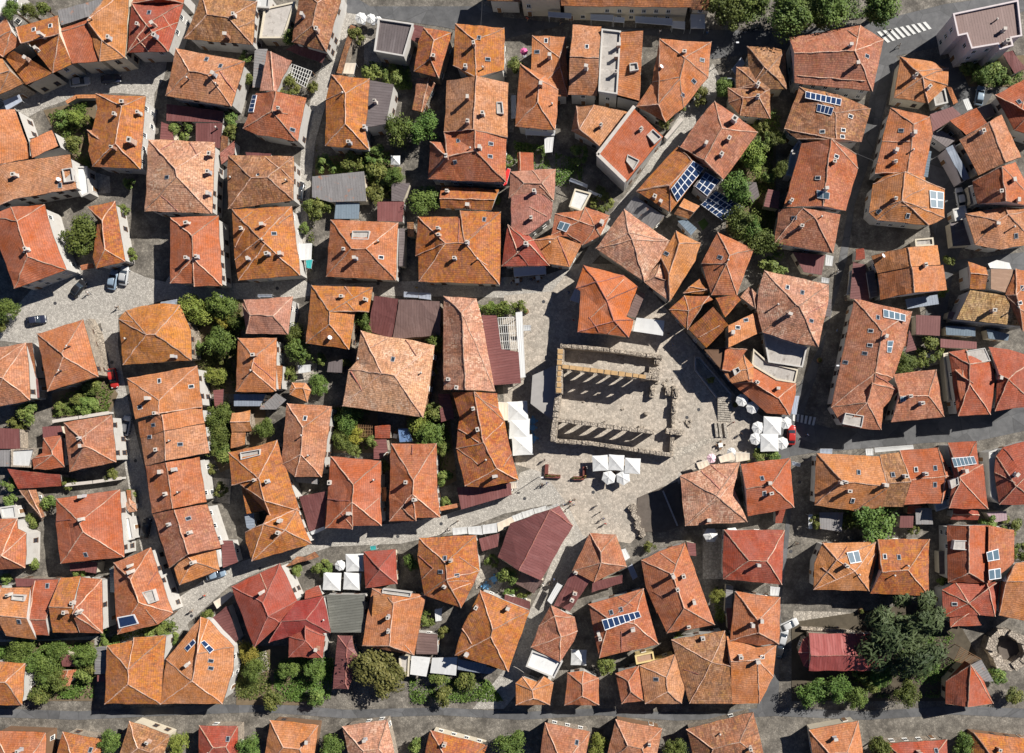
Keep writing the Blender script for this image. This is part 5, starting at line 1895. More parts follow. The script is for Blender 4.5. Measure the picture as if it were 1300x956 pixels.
# ---------------------------------------------------------------- trees
def crown(name,seed,n,ls,kind):
    r=random.Random(seed); V=[];F=[]
    blobs=[]
    nb={'broad':36,'shrub':12,'pine':34,'hedge':14}[kind]
    for i in range(nb):
        if kind=='hedge': c=Vector((r.uniform(-.95,.95),r.uniform(-.55,.55),r.uniform(-.5,.5))); br=r.uniform(.25,.4)
        else:
            d=Vector((r.gauss(0,1),r.gauss(0,1),r.gauss(0,.9)+.15)).normalized()
            c=d*r.uniform(.35,.78); br=r.uniform(.24,.44)
            if kind=='pine': br=r.uniform(.14,.30); c=d*r.uniform(.3,.86)
        if kind=='broad': c=Vector((c.x,c.y,c.z))*r.choice((.7,1,1,1.12)); br*=r.choice((.6,.8,1,1.15))
        blobs.append((c,br,r.random(),r.uniform(.4,1)))
    TI=[]
    for i in range(n):
        c,br,ti,dn=r.choice(blobs)
        if r.random()>dn: continue
        TI.append(ti)
        d=Vector((r.gauss(0,1),r.gauss(0,1),r.gauss(0,1))).normalized()
        p=c+d*br*(r.random()**.35)
        nrm=(d+Vector((r.gauss(0,.5),r.gauss(0,.5),r.gauss(0,.5)+.5))).normalized()
        x=nrm.orthogonal().normalized(); y=nrm.cross(x); t=r.uniform(0,6.28); a=x*math.cos(t)+y*math.sin(t); b=nrm.cross(a)
        l=ls*r.uniform(.6,1.25); w=l*(.28 if kind=='pine' else .62)
        k=len(V); V+=[p-a*l*.5,p+b*w*.5,p+a*l*.5+nrm*l*.1,p-b*w*.5]; F.append((k,k+1,k+2,k+3))
    me=bpy.data.meshes.new(name); me.from_pydata([tuple(v) for v in V],[],F); me.update(); me.attributes.new('tint','FLOAT','FACE').data.foreach_set('value',TI); return me
CR={}
for kind,n,ls,cnt in(('broad',7600,.105,6),('shrub',1900,.19,5),('pine',12000,.15,1),('hedge',1500,.16,2)):
    CR[kind]=[crown('crown_'+kind,11*i+len(kind),n,ls,kind) for i in range(cnt)]
TRK=[]
for i in range(3):
    m=MB(); r=random.Random(i); m.tube((0,0,0),(0,0,.55),.085,7,0,.06); m.tube((0,0,.53),(.05,.02,1.0),.06,7,0,.03)
    for k in range(5):
        a=k*1.3+r.random(); z=r.uniform(.45,.8); m.tube((0,0,z),(math.cos(a)*.42,math.sin(a)*.42,z+.35),.035,5,0,.012)
    me=bpy.data.meshes.new('trunk'); me.from_pydata([tuple(v) for v in m.v],[],m.f); me.materials.append(BARK); TRK.append(me)
TG={'broad':'garden trees','lime':'garden trees','gold':'garden trees','autumn':'garden trees','pine':'garden trees','shrub':'garden shrubs','hedge':'hedge bushes'}
def tree(kind,rpx,h,label,p):
    rad=rpx/ORG[reg][2]*S*1.22
    base='shrub' if kind in('shrub',) else 'pine' if kind=='pine' else 'hedge' if kind=='hedge' else 'broad'
    rv=min(rad*.9,h*.46) if base!='hedge' else h*.5/.8
    zc=h-rv*.95 if base!='hedge' else h*.5
    zc=max(zc,rv*.85)
    c=W(p,zc); name={'shrub':'shrub','hedge':'hedge','pine':'conifer_tree'}.get(kind,'leafy_tree')
    t=empty(name,(c.x,c.y,0),random.uniform(0,6.28) if base!='hedge' else .05); tag(t,label,{'shrub':'shrub','hedge':'hedge'}.get(kind,'tree'),TG[kind])
    o=link('crown',random.choice(CR[base]),t,(0,0,zc)); o.scale=(rad*random.uniform(.95,1.2),rad*random.uniform(.85,1.04),rv)
    if not o.data.materials: o.data.materials.append(None)
    o.material_slots[0].link='OBJECT'; o.material_slots[0].material=LEAF[kind]
    k=link('trunk',random.choice(TRK),t); k.scale=(zc*.55+.2,zc*.55+.2,zc)
# ---------------------------------------------------------------- umbrellas, awnings, furniture
UM={}
def umbrella(shape,dpx,label,p,col='W'):
    d=dpx/ORG[reg][2]*S; n=4 if shape=='sq' else (8 if dpx/ORG[reg][2]<17 else 6); R_=d/2*(1.414 if n==4 else 1.05)*.985; zt=3.05 if n==4 else 2.75; ze=2.5 if n==4 else 2.25
    c=W(p,2.7); t=empty('parasol',(c.x,c.y,0),math.radians(random.uniform(-4,4))); tag(t,label,'parasol','parasols')
    m=MB(); a0=math.pi/4 if n==4 else random.random()
    rim=[];mid=[]
    for i in range(n):
        a=a0+2*math.pi*i/n; rim.append(Vector((math.cos(a)*R_,math.sin(a)*R_,ze)))
    vs=[Vector((0,0,zt))]; fs=[]
    for i in range(n):
        a,b=rim[i],rim[(i+1)%n]; k=len(vs)
        # each panel sags a little between its ribs
        m1=(a+b)/2*.97; m1.z=ze-.02; c2=((a+b)/2)*.5; c2.z=(ze+zt)/2-.06
        ma=a*.5; ma.z=(ze+zt)/2; mb_=b*.5; mb_.z=(ze+zt)/2
        dz=Vector((0,0,-.18))
        vs+=[a,m1,b,ma,c2,mb_,a+dz,m1+dz,b+dz]
        fs+=[(0,k+3,k+4),(0,k+4,k+5),(k+3,k,k+1,k+4),(k+4,k+1,k+2,k+5),(k,k+6,k+7,k+1),(k+1,k+7,k+8,k+2)]
    m.add(vs,fs); m.build('canopy',[CLOTH[col]],t)
    m=MB(); m.tube((0,0,0),(0,0,zt+.12),.035,8)
    m.build('pole',[STEEL],t)
    m=MB()
    for v in rim: m.tube((0,0,zt-.06),v+Vector((0,0,-.03)),.014,4)
    m.build('rib',[WOOD],t)
    m=MB(); m.box((0,0,.05),(.7,.7,.1)); m.build('base',[FRAMEG],t)
def awning(col,h,label,ps):
    cen=W((sum(p[0] for p in ps)/4,sum(p[1] for p in ps)/4),0); o=empty('awning',(cen.x,cen.y,0)); tag(o,label,'awning','awnings')
    hs=[h+.22,h+.22,h-.22,h-.22]; v=[W(p,z) for p,z in zip(ps,hs)]
    if area2(v)<0: v=[v[1],v[0],v[3],v[2]]
    v=[q-Vector((cen.x,cen.y,0)) for q in v]; V=[];F=[]; nx=6
    for j in range(4):
        for i in range(nx+1):
            x=i/nx; y=j/3; q=(v[0]*(1-x)+v[1]*x)*(1-y)+(v[3]*(1-x)+v[2]*x)*y; q=q.copy(); q.z-=.07*math.sin(y*math.pi)*(1 if i%2 else .4); V.append(q)
    for j in range(3):
        for i in range(nx): k=j*(nx+1)+i; F.append((k,k+1,k+nx+2,k+nx+1))
    b=len(V)
    for i in range(nx+1): V.append(V[3*(nx+1)+i]+Vector((0,0,-.25)))
    for i in range(nx): F.append((3*(nx+1)+i,3*(nx+1)+i+1,b+i+1,b+i))
    mesh('cloth',V,F,CLOTH[col],o)
    m=MB(); d=Vector((0,0,-.05))
    for a,c in((0,1),(1,2),(2,3),(3,0)): m.tube(v[a]+d,v[c]+d,.03,5)
    for q in v: m.tube((q.x*.96,q.y*.96,0),(q.x*.96,q.y*.96,q.z-.05),.03,5)
    m.build('frame',[ALU],o)
def pergola(h,label,ps):
    c=W((sum(p[0] for p in ps)/4,sum(p[1] for p in ps)/4),0); v=[W(p,h)-c for p in ps]; o=empty('pergola',c); tag(o,label,'pergola')
    m=MB(); 
    for i in range(9):
        t=i/8; m.tube(v[0].lerp(v[1],t),v[3].lerp(v[2],t),.055,4)
    m.build('slat',[FRAME if 'white' in label else WOOD],o)
    m=MB()
    for i in range(5): t=i/4; m.tube(v[0].lerp(v[3],t)-Vector((0,0,.08)),v[1].lerp(v[2],t)-Vector((0,0,.08)),.06,4)
    m.build('beam',[FRAME if 'white' in label else WOOD],o)
    for q in v: m=MB(); m.tube((q.x,q.y,0),(q.x,q.y,h-.05),.07,6); m.build('post',[WOOD],o)
def wall_line(name,h,th,label,mc,ps):
    q=[W(p,h) for p in ps]; o0=Vector((q[0].x,q[0].y,0)); o=empty(name,o0); tag(o,label,name.replace('_',' '))
    m=MB(); cp=MB()
    for a,b in zip(q,q[1:]):
        d=(b-a).xy; L=d.length; c=(a+b)/2-o0; rz=math.atan2(d.y,d.x)
        nst=max(1,int(L/1.6)) if name=='stone_wall' else 1
        for i in range(nst):
            t=(i+.5)/nst; cc=a.lerp(b,t)-o0; hh=h*(random.uniform(.85,1.05) if nst>1 else 1); tt=th*(random.uniform(.85,1.15) if nst>1 else 1)
            m.box((cc.x,cc.y,hh/2),(L/nst+.1,tt,hh),rz+random.uniform(-.03,.03)*(nst>1))
        if name!='stone_wall': cp.box((c.x,c.y,h+.05),(L+.1,th+.25,.12),rz)
    m.build('wall',[RUIN if mc=='S' else WALL['W']],o)
    if cp.f: cp.build('coping',[M['O'] if mc=='O' else CHIM],o)
def table(kind,label,p):
    c=W(p,.75); o=empty('planter' if kind.startswith('planter') else 'table',(c.x,c.y,0),random.uniform(-.2,.2)); tag(o,label,{'planter':'planter','planter_bench':'planter'}.get(kind,'table'),'tables' if 'table' in kind else 'planters')
    m=MB()
    if kind=='planter':
        m.prism([(math.cos(i*.785)*.55,math.sin(i*.785)*.55) for i in range(8)],0,.7); m.build('pot',[WOOD],o)
        k=link('foliage',CR['shrub'][0],o,(0,0,.95)); k.scale=(.6,.6,.45); 
        if not k.data.materials: k.data.materials.append(None)
        k.material_slots[0].link='OBJECT'; k.material_slots[0].material=LEAF['shrub']; return
    if kind=='planter_bench':
        o.name='planter_bench'
        s=1 if 'corner' in label else -1
        m.box((0,0,.4),(3.2 if s>0 else 2.2,.75,.8)); m.box((-1.35*s if s>0 else 1.2,1.2,.4),(.7,2.4,.8)); m.build('box',[WOODR],o)
        k=link('foliage',CR['hedge'][0],o,(0,0,.9)); k.scale=(1.3,.35,.3)
        if not k.data.materials: k.data.materials.append(None)
        k.material_slots[0].link='OBJECT'; k.material_slots[0].material=LEAF['autumn']; return
    blue=kind=='blue_table'; cm=CLOTH['B'] if not blue else plain('table_blue',(.16,.36,.58),.5,.1); tw=1.15 if blue else .9
    m.box((0,0,.74),(tw,tw,.04)); m.build('tabletop',[cm if blue else FRAME],o)
    m=MB(); m.tube((0,0,0),(0,0,.72),.04); m.box((0,0,.02),(.45,.45,.04)); m.build('leg',[STEEL],o)
    for a in range(4):
        t=a*math.pi/2; x,y=math.cos(t)*(tw/2+.28),math.sin(t)*(tw/2+.28); ch=empty('cafe_chair',(c.x+x,c.y+y,0),t+o.rotation_euler.z); tag(ch,'small chair at the '+label,'chair','cafe chairs around '+label)
        m=MB(); m.box((0,0,.45),(.42,.42,.05)); m.build('seat',[cm if blue else WOOD],ch)
        m=MB(); m.box((.2,0,.68),(.04,.42,.42)); m.build('backrest',[cm if blue else WOOD],ch)
        for lx in(-.18,.18):
            for ly in(-.18,.18): m=MB(); m.tube((lx,ly,0),(lx,ly,.43),.02,5); m.build('leg',[STEEL],ch)
def lamp(h,label,p):
    c=W(p,0); o=empty('street_lamp',c); tag(o,label,'street lamp','street lamps')
    m=MB(); m.tube((0,0,0),(0,0,h),.09,8,0,.05); m.build('pole',[STEEL],o)
    m=MB(); m.tube((0,0,h-.05),(.9,.1,h+.1),.04); m.build('arm',[STEEL],o)
    m=MB(); m.box((1.0,.1,h+.1),(.55,.28,.12)); m.build('lamp_head',[ALU],o)
# ---------------------------------------------------------------- vehicles
def loft(secs,n=12,cap=True):
    V=[];F=[]
    for x,hw,z0,z1,e in secs:
        for i in range(n):
            t=2*math.pi*(i+.5)/n; cy,cz=math.cos(t),math.sin(t); sy=math.copysign(abs(cy)**e,cy); sz=math.copysign(abs(cz)**e,cz)
            V.append((x,sy*hw,(z0+z1)/2+sz*(z1-z0)/2))
    for k in range(len(secs)-1):
        for i in range(n): F.append((k*n+i,k*n+(i+1)%n,(k+1)*n+(i+1)%n,(k+1)*n+i))
    F.append(tuple(range(n))[::-1]); F.append(tuple((len(secs)-1)*n+i for i in range(n)))
    return V,F
def car_meshes(col):
    d={}
    V,F=loft([(-2.08,.62,.35,.72,.5),(-2.0,.78,.26,.9,.45),(-1.5,.86,.22,.96,.42),(-.4,.88,.2,.98,.42),(.7,.88,.2,.95,.42),(1.5,.85,.22,.86,.42),(1.98,.74,.26,.74,.45),(2.1,.58,.34,.62,.5)],14)
    d['body']=(V,F,PAINT[col])
    V,F=loft([(-1.75,.68,.85,.95,.5),(-1.25,.70,.85,1.36,.45),(-.3,.71,.85,1.44,.42),(.35,.70,.85,1.38,.45),(1.05,.72,.82,.93,.5)],14)
    d['windows']=(V,F,GLASS)
    V,F=loft([(-1.22,.6,1.33,1.40,.45),(-.9,.66,1.36,1.46,.42),(-.2,.66,1.38,1.475,.42),(.25,.62,1.36,1.44,.45),(.38,.55,1.33,1.40,.5)],12)
    d['car_roof']=(V,F,PAINT[col]); return d
WH=MB(); WH.tube((0,-.1,0),(0,.1,0),.31,14); WH.tube((0,-.11,0),(0,.11,0),.18,10,1)
whm=bpy.data.meshes.new('wheel'); whm.from_pydata([tuple(v) for v in WH.v],[],WH.f); whm.materials.append(TYRE); whm.materials.append(ALU); whm.polygons.foreach_set('material_index',WH.mi)
CARS={}
def car(col,ang,label,p):
    c=W(p,.8); o=empty('parked_van' if ' van ' in label else 'parked_car',(c.x,c.y,0),math.radians(ang)); tag(o,label,'van' if ' van ' in label else 'car','cars parked in the streets')
    if col not in CARS:
        CARS[col]={}
        for k,(V,F,m) in car_meshes(col).items():
            me=bpy.data.meshes.new(k); me.from_pydata([tuple(v) for v in V],[],F); me.materials.append(m)
            for q in me.polygons: q.use_smooth=True
            CARS[col][k]=me
    for k,me in CARS[col].items(): link(k,me,o)
    for x in(-1.3,1.3):
        for y in(-.78,.78): link('wheel',whm,o,(x,y,.31))
    for x,mt,nm in((2.0,LAMP,'headlight'),(-2.0,RED,'tail_light')):
        for y in(-.52,.52): m=MB(); m.box((x,y,.66),(.16,.3,.14)); m.build(nm,[mt],o)
def bike(col,ang,label,p):
    c=W(p,.5); o=empty('motorbike',(c.x,c.y,0),math.radians(ang)); tag(o,label,'motorbike','motorbikes')
    for x in(-.65,.7):
        m=MB()
        for i in range(14):
            a,b=i*math.pi/7,(i+1)*math.pi/7; m.tube((x+.28*math.cos(a),0,.3+.28*math.sin(a)),(x+.28*math.cos(b),0,.3+.28*math.sin(b)),.06,6)
        m.build('wheel',[TYRE],o)
    V,F=loft([(-.1,.1,.55,.8,.8),(.1,.19,.55,.95,.7),(.35,.18,.55,.98,.7),(.55,.08,.65,.92,.8)],10); mesh('fuel_tank',V,F,PAINT[col],o)
    V,F=loft([(-.85,.1,.78,.9,.7),(-.5,.15,.68,.84,.6),(0,.12,.68,.82,.7)],10); mesh('seat',V,F,TYRE,o)
    m=MB(); m.tube((.5,-.36,1.02),(.5,.36,1.02),.02); m.tube((.48,0,1.02),(.7,0,.3),.04); m.build('handlebar',[STEEL],o)
    m=MB(); m.box((.1,0,.42),(.5,.26,.34)); m.tube((.1,0,.4),(-.65,0,.3),.05); m.build('engine',[ALU],o)
# ---------------------------------------------------------------- people
def person_mesh(pose):
    me=bpy.data.meshes.new('body'); bm=bmesh.new()
    sl=bm.verts.layers.skin.verify()
    if pose=='sit': hipz=.50; kn=[(.42,.12,.50),(.42,-.12,.50)]; an=[(.42,.12,.08),(.45,-.12,.08)]; toe=.2
    elif pose=='walk': hipz=.92; kn=[(.2,.1,.50),(-.06,-.1,.50)]; an=[(.3,.1,.09),(-.38,-.1,.14)]; toe=.18
    else: hipz=.93; kn=[(.03,.11,.50),(.02,-.11,.50)]; an=[(0,.12,.08),(0,-.12,.08)]; toe=.18
    dz=hipz-.93
    def v(x,y,z,r): q=bm.verts.new((x,y,z)); q[sl].radius=(r,r); return q
    root=v(0,0,hipz,.135); root[sl].use_root=True
    sp=v(.01,0,1.16+dz,.125); chs=v(.02,0,1.36+dz,.15); nk=v(.02,0,1.50+dz,.06); hd=v(.04,0,1.62+dz,.098); tp=v(.035,0,1.70+dz,.085)
    E=[(root,sp),(sp,chs),(chs,nk),(nk,hd),(hd,tp)]
    for k,sg in((0,1),(1,-1)):
        hp=v(.0,.1*sg,hipz-.06,.105); kk=v(*kn[k],.072); aa=v(*an[k],.05); to=v(an[k][0]+toe,an[k][1],max(an[k][2]-.04,.04),.04)
        E+=[(root,hp),(hp,kk),(kk,aa),(aa,to)]
        sh=v(.02,.19*sg,1.40+dz,.068); sw={'walk':-.22*(1 if k==0 else -1),'sit':.2,'stand':.02}[pose]
        el=v(.0+sw*.5,.25*sg,1.13+dz,.048); wr=v(.06+sw,.25*sg,.90+dz+(.12 if pose=='sit' else 0),.034); hn=v(.09+sw*1.15,.25*sg,.81+dz+(.14 if pose=='sit' else 0),.036)
        E+=[(chs,sh),(sh,el),(el,wr),(wr,hn)]
    for a,b in E: bm.edges.new((a,b))
    bm.to_mesh(me); bm.free()
    o=bpy.data.objects.new('tmp',me); COL.objects.link(o); md=o.modifiers.new('s','SKIN'); md.use_smooth_shade=True; sd=o.modifiers.new('d','SUBSURF'); sd.levels=1; sd.render_levels=1
    dg=bpy.context.evaluated_depsgraph_get(); r=bpy.data.meshes.new_from_object(o.evaluated_get(dg)); bpy.data.objects.remove(o)
    r.materials.clear()
    for i in range(4): r.materials.append(SKIN)
    mi=[]
    for f in r.polygons:
        c=f.center; z=c.z-dz
        if pose=='sit' and c.z<.62: mi.append(2 if c.z>.12 else 3)
        elif z>1.47: mi.append(0)
        elif z>.93: mi.append(1 if (abs(c.y)<.22 or z>1.2) else 0)
        elif abs(c.y)>.2 and z>.7: mi.append(0)
        else: mi.append(2 if z>.12 else 3)
    r.polygons.foreach_set('material_index',mi); r.name='person_'+pose; return r,dz
PM={k:person_mesh(k) for k in('walk','stand','sit')}
SH={k:plain('shirt_'+k,c,.9,.1) for k,c in {'W':(.7,.69,.66),'K':(.035,.035,.045),'B':(.08,.16,.34),'R':(.45,.05,.04),'Y':(.6,.42,.06)}.items()}
TR=[plain('trousers_dark',(.04,.045,.07)),plain('trousers_beige',(.32,.25,.17)),plain('trousers_denim',(.08,.12,.2))]
hm=MB(); 
for i in range(4):
    for j in range(10):
        pass
hv=[];hf=[]
for i in range(5):
    t=i/4*math.pi*.62
    for j in range(10): a=j*math.pi/5; hv.append((math.sin(t)*math.cos(a)*.112-.012,math.sin(t)*math.sin(a)*.102,math.cos(t)*.12+.01))
for i in range(4):
    for j in range(10): hf.append((i*10+j,i*10+(j+1)%10,(i+1)*10+(j+1)%10,(i+1)*10+j)[::-1])
hairm=bpy.data.meshes.new('hair'); hairm.from_pydata(hv,[],hf); hairm.materials.append(HAIR)
FACE=[]
for nm,c,d,mt in(('nose',(.108,0,-.01),(.04,.026,.04),SKIN),('eye',(.098,.036,.02),(.012,.022,.01),SOOT),('eye',(.098,-.036,.02),(.012,.022,.01),SOOT),('ear',(0,.102,-.01),(.03,.014,.05),SKIN),('ear',(0,-.102,-.01),(.03,.014,.05),SKIN),('mouth',(.1,0,-.05),(.012,.045,.01),RED)):
    fv=MB(); fv.box(c,d); f_=bpy.data.meshes.new(nm); f_.from_pydata([tuple(v) for v in fv.v],[],fv.f); f_.materials.append(mt); FACE.append((nm,f_))
def person(col,label,p):
    pose='sit' if 'seated' in label else 'walk' if any(w in label for w in('walk','cross','couple','group')) else 'stand'
    c=W(p,0); me,dz=PM[pose]
    o=link('person',me,None,(c.x,c.y,0)); o.rotation_euler.z=random.uniform(0,6.28); tag(o,label,'person','people in the streets')
    for i,m in enumerate((SKIN,SH[col],random.choice(TR),TYRE)): o.material_slots[i].link='OBJECT'; o.material_slots[i].material=m
    link('hair',hairm,o,(.035,0,1.655+dz))
    for nm,f_ in FACE: link(nm,f_,o,(.04,0,1.64+dz))
    if pose=='sit':
        ch=empty('cafe_chair',(c.x,c.y,0),o.rotation_euler.z); tag(ch,'chair under the '+label,'chair','chairs of seated people')
        m=MB(); m.box((.05,0,.37),(.44,.44,.05)); m.build('seat',[WOOD],ch); m=MB(); m.box((-.2,0,.62),(.04,.42,.45)); m.build('backrest',[WOOD],ch)
        for lx in(-.15,.23):
            for ly in(-.18,.18): m=MB(); m.tube((lx,ly,0),(lx,ly,.35),.02,5); m.build('leg',[STEEL],ch)
# ---------------------------------------------------------------- ground sheets
zlay=[.004]
def ground(mt,name,ps):
    zlay[0]+=.004; v=ccw([W(p,zlay[0]) for p in ps]); me_=mesh(name,v,[tuple(range(len(v)))],SMAT.get(mt,PAINTW)); me_['kind']='structure'; return me_
def crossing(name,ps):
    a,b,c,d=[W(p,.2) for p in ps]; zlay[0]+=.004; z=zlay[0]; m=MB(); n=9 if 'zebra' in name else 6
    for i in range(n):
        t0,t1=(i+.22)/n,(i+.78)/n; q=[a.lerp(b,t0),a.lerp(b,t1),d.lerp(c,t1),d.lerp(c,t0)]; q=ccw([Vector((x.x,x.y,z)) for x in q]); m.add(q,[(0,1,2,3)])
    o=m.build(name,[PAINTW]); o['kind']='structure'
def plants(label,h,ps):
    poly=[tuple(W(p,0)[:2]) for p in ps]; xs=[p[0] for p in poly]; ys=[p[1] for p in poly]; r=random.Random(len(label)); V=[];F=[]; A=abs(area2(poly))/2; n=int(min(16000,A*42))
    cl=[(r.uniform(min(xs),max(xs)),r.uniform(min(ys),max(ys)),r.uniform(.25,1)) for _ in range(int(A*.35)+8)]
    while n>0:
        n-=1
        cx,cy,ch=r.choice(cl); x,y=cx+r.gauss(0,.75),cy+r.gauss(0,.75)
        if not inside((x,y),poly): continue
        z=.03+1.6*h*ch*r.random()**.6; t=r.uniform(0,6.28); l=r.uniform(.2,.5); nrm=Vector((r.gauss(0,.5),r.gauss(0,.5),1)).normalized(); a=nrm.orthogonal().normalized(); b=nrm.cross(a); a,b=a*math.cos(t)+b*math.sin(t),b*math.cos(t)-a*math.sin(t); p=Vector((x,y,z)); k=len(V)
        V+=[p-a*l*.5,p+b*l*.3,p+a*l*.5,p-b*l*.3]; F.append((k,k+1,k+2,k+3))
    if F: o=mesh('garden_plants',V,F,random.choice([LEAF['shrub'],LEAF['hedge'],LEAF['shrub']]),None,None,None,False); tag(o,label,'plants',None,'stuff')
# ---------------------------------------------------------------- read the table
cur=None; STEPS=[]; CROSS=[]
for ln in DATA.strip().split('\n'):
    ln=ln.strip()
    if not ln: continue
    c,rest=ln[0],ln[1:].strip()
    if c=='@': reg=rest; continue
    if c=='H':
        a=rest.split('|'); cur=House(a[0],float(a[1]),a[2],a[3]); HOUSES.append(cur)
    elif c in 'rmfF':
        tok=rest.split(); mtc=tok[0]; hh=cur.h; sl=.52; co=[];ri=[];tgt=co
        for t in tok[1:]:
            if t=='/': tgt=ri
            elif t.startswith('h='): hh=float(t[2:])
            else: tgt.append(t)
        cur.wings.append(dict(t=c,m=mtc,px=pts(' '.join(co)),ridge=pts(' '.join(ri)) if ri else None,h=hh,slope=sl))
    elif c in 'cskdt': cur.ex.append((c,pts(rest),None))
    elif c=='p':
        t=rest.split(); cur.ex.append(('p',pts(' '.join(t[:4])),(int(t[4]),int(t[5]),reg[1]=='7' or 'boiler' in cur.label)))
    elif c=='T':
        a=rest.split('|'); tree(a[0],float(a[1]),float(a[2]),a[3],pts(a[4])[0])
    elif c=='U':
        a=rest.split('|'); umbrella(a[0],float(a[1]),a[2],pts(a[3])[0],'P' if 'bright pink' in a[2] else 'Q' if 'pale pink' in a[2] else 'W')
    elif c=='A':
        a=rest.split('|'); 
        if len(a)<4:
            q=a[2].rsplit(' ',4); a=[a[0],a[1],q[0],' '.join(q[1:])]
        awning(a[0],float(a[1]),a[2],pts(a[3]))
    elif c=='G':
        a=rest.split('|'); pergola(float(a[1]),a[2],pts(a[3]))
    elif c=='W':
        a=rest.split('|'); wall_line(a[0],float(a[1]),float(a[2]),a[3],a[4],pts(a[5]))
    elif c=='B': a=rest.split('|'); table(a[0],a[1],pts(a[2])[0])
    elif c=='Y':
        for q in rest.split('|'): a_=pts(q); STEPS.append((reg,a_[0],a_[1]))
    elif c=='E':
        a=rest.split('|'); z=float(a[0]); q=[W(p_,z) for p_ in pts(a[2])]; o_=q[0].copy(); m=MB()
        for i in range(8):
            f=lambda t: q[0].lerp(q[1],t)-o_-Vector((0,0,.35*math.sin(t*math.pi)))
            m.tube(f(i/8),f((i+1)/8),.03,5)
        tag(m.build('overhead_cable',[STEEL if z>5 else CHIM],None,tuple(o_)),a[1],'cable','overhead cables')
    elif c=='L': a=rest.split('|'); lamp(float(a[1]),a[2],pts(a[3])[0])
    elif c=='V': a=rest.split('|'); car(a[0],float(a[1]),a[2],pts(a[3])[0])
    elif c=='M': a=rest.split('|'); bike(a[0],float(a[1]),a[2],pts(a[3])[0])
    elif c=='P': a=rest.split('|'); person(a[0],a[1],pts(a[2])[0])
    elif c=='S':
        a=rest.split('|')
        if a[0]=='crossing': CROSS.append((reg,a[1],pts(a[2])))
        else: ground(a[0],a[1],pts(a[2]))
    elif c=='K': a=rest.split('|'); plants(a[0],float(a[1]),pts(a[2]))
for r_,n_,p_ in CROSS: crossing(n_,p_)
for h in HOUSES: h.finish()
for rg,a,b in STEPS:
    reg=rg; best=None
    for h in HOUSES:
        for t in (0,.05,.1):
            c1=(a[0]+(b[0]-a[0])*t,a[1]+(b[1]-a[1])*t); c2=(b[0]+(a[0]-b[0])*t,b[1]+(a[1]-b[1])*t)
            r1,r2=h.hit(c1),h.hit(c2)
            if r1 and r2:
                z=r1[0].z+r2[0].z
                if best is None or z>best[0]: best=(z,h,r1[0],r2[0])
                break
    if not best: print('no roof for line',rg,a,b); continue
    _,h,q1,q2=best; m=MB(); u=Vector((0,0,.05)); k=5
    for i in range(k):
        x1,x2=q1.lerp(q2,i/k),q1.lerp(q2,(i+1)/k); pr=[]
        for x in(x1,x2):
            r=h.hit((NX+x.x/S*H/(H-x.z),NY-x.y/S*H/(H-x.z))) ; pr.append(r[0] if r else x)
        ridge_run(m,pr[0],pr[1],.05)
    m.v=[Vector(h.L(v)) for v in m.v]; m.build('ridge_cap',[random.choice([RIDGE,RIDGE,RIDGE2])],h.mainroof)
# windows and doors on the walls one can look at
def winmesh(fr):
    m=MB(); m.box((0,.03,.65),(.95,.10,1.35),0,0); m.box((0,.085,.65),(.74,.012,1.12),0,1); m.box((0,.095,.65),(.05,.012,1.12),0,0); m.box((0,.07,-.06),(1.1,.22,.07),0,0)
    me=bpy.data.meshes.new('window'); me.from_pydata([tuple(v) for v in m.v],[],m.f); me.materials.append(fr); me.materials.append(GLASS); me.polygons.foreach_set('material_index',m.mi); return me
WM=[winmesh(FRAME),winmesh(FRAMEB)]
dm=MB(); dm.box((0,.04,1.05),(1.05,.12,2.1),0,0); dm.box((0,.11,1.05),(.85,.03,1.95),0,1); dm.box((.3,.14,1.0),(.05,.05,.12),0,0)
DM=bpy.data.meshes.new('door'); DM.from_pydata([tuple(v) for v in dm.v],[],dm.f); DM.materials.append(FRAME); DM.materials.append(WOOD); DM.polygons.foreach_set('material_index',dm.mi)
nwin=0
for h in HOUSES:
    if h.name in('shed','canopy'): continue
    cnt=0; door=False; wm=WM[1] if random.random()<.55 else WM[0]
    for wp,hh in h.walls:
        n=len(wp)
        for i in range(n):
            a,b=Vector(wp[i][:2]),Vector(wp[(i+1)%n][:2]); e=b-a; L=e.length
            if L<2.2: continue
            e.normalize(); nr=Vector((e.y,-e.x)); mid=(a+b)/2
            if nr.dot(-mid)/max(mid.length,1)<-.3: continue
            k=max(1,int(L/2.5))
            for j in range(k):
                q=a+e*(L*(j+.5)/k)
                t=q+nr*.7
                if any(inside(t,w2) and h2>1.2 for w2,h2,_ in WINGS if (Vector(w2[0][:2])-t).length<40): continue
                rz=math.atan2(nr.y,nr.x)-math.pi/2
                fl=max(1,int(hh/2.75))
                for f in range(fl):
                    if cnt>=26: break
                    z=f*2.75+1.0
                    if z+1.5>hh: continue
                    if f==0 and not door and hh>2.6:
                        o=link('door',DM,h.root,(q.x-h.o.x,q.y-h.o.y,0)); o.rotation_euler.z=rz; door=True; continue
                    if random.random()<.38: continue
                    o=link('window',wm,h.root,(q.x-h.o.x,q.y-h.o.y,z)); o.rotation_euler.z=rz; cnt+=1; nwin+=1
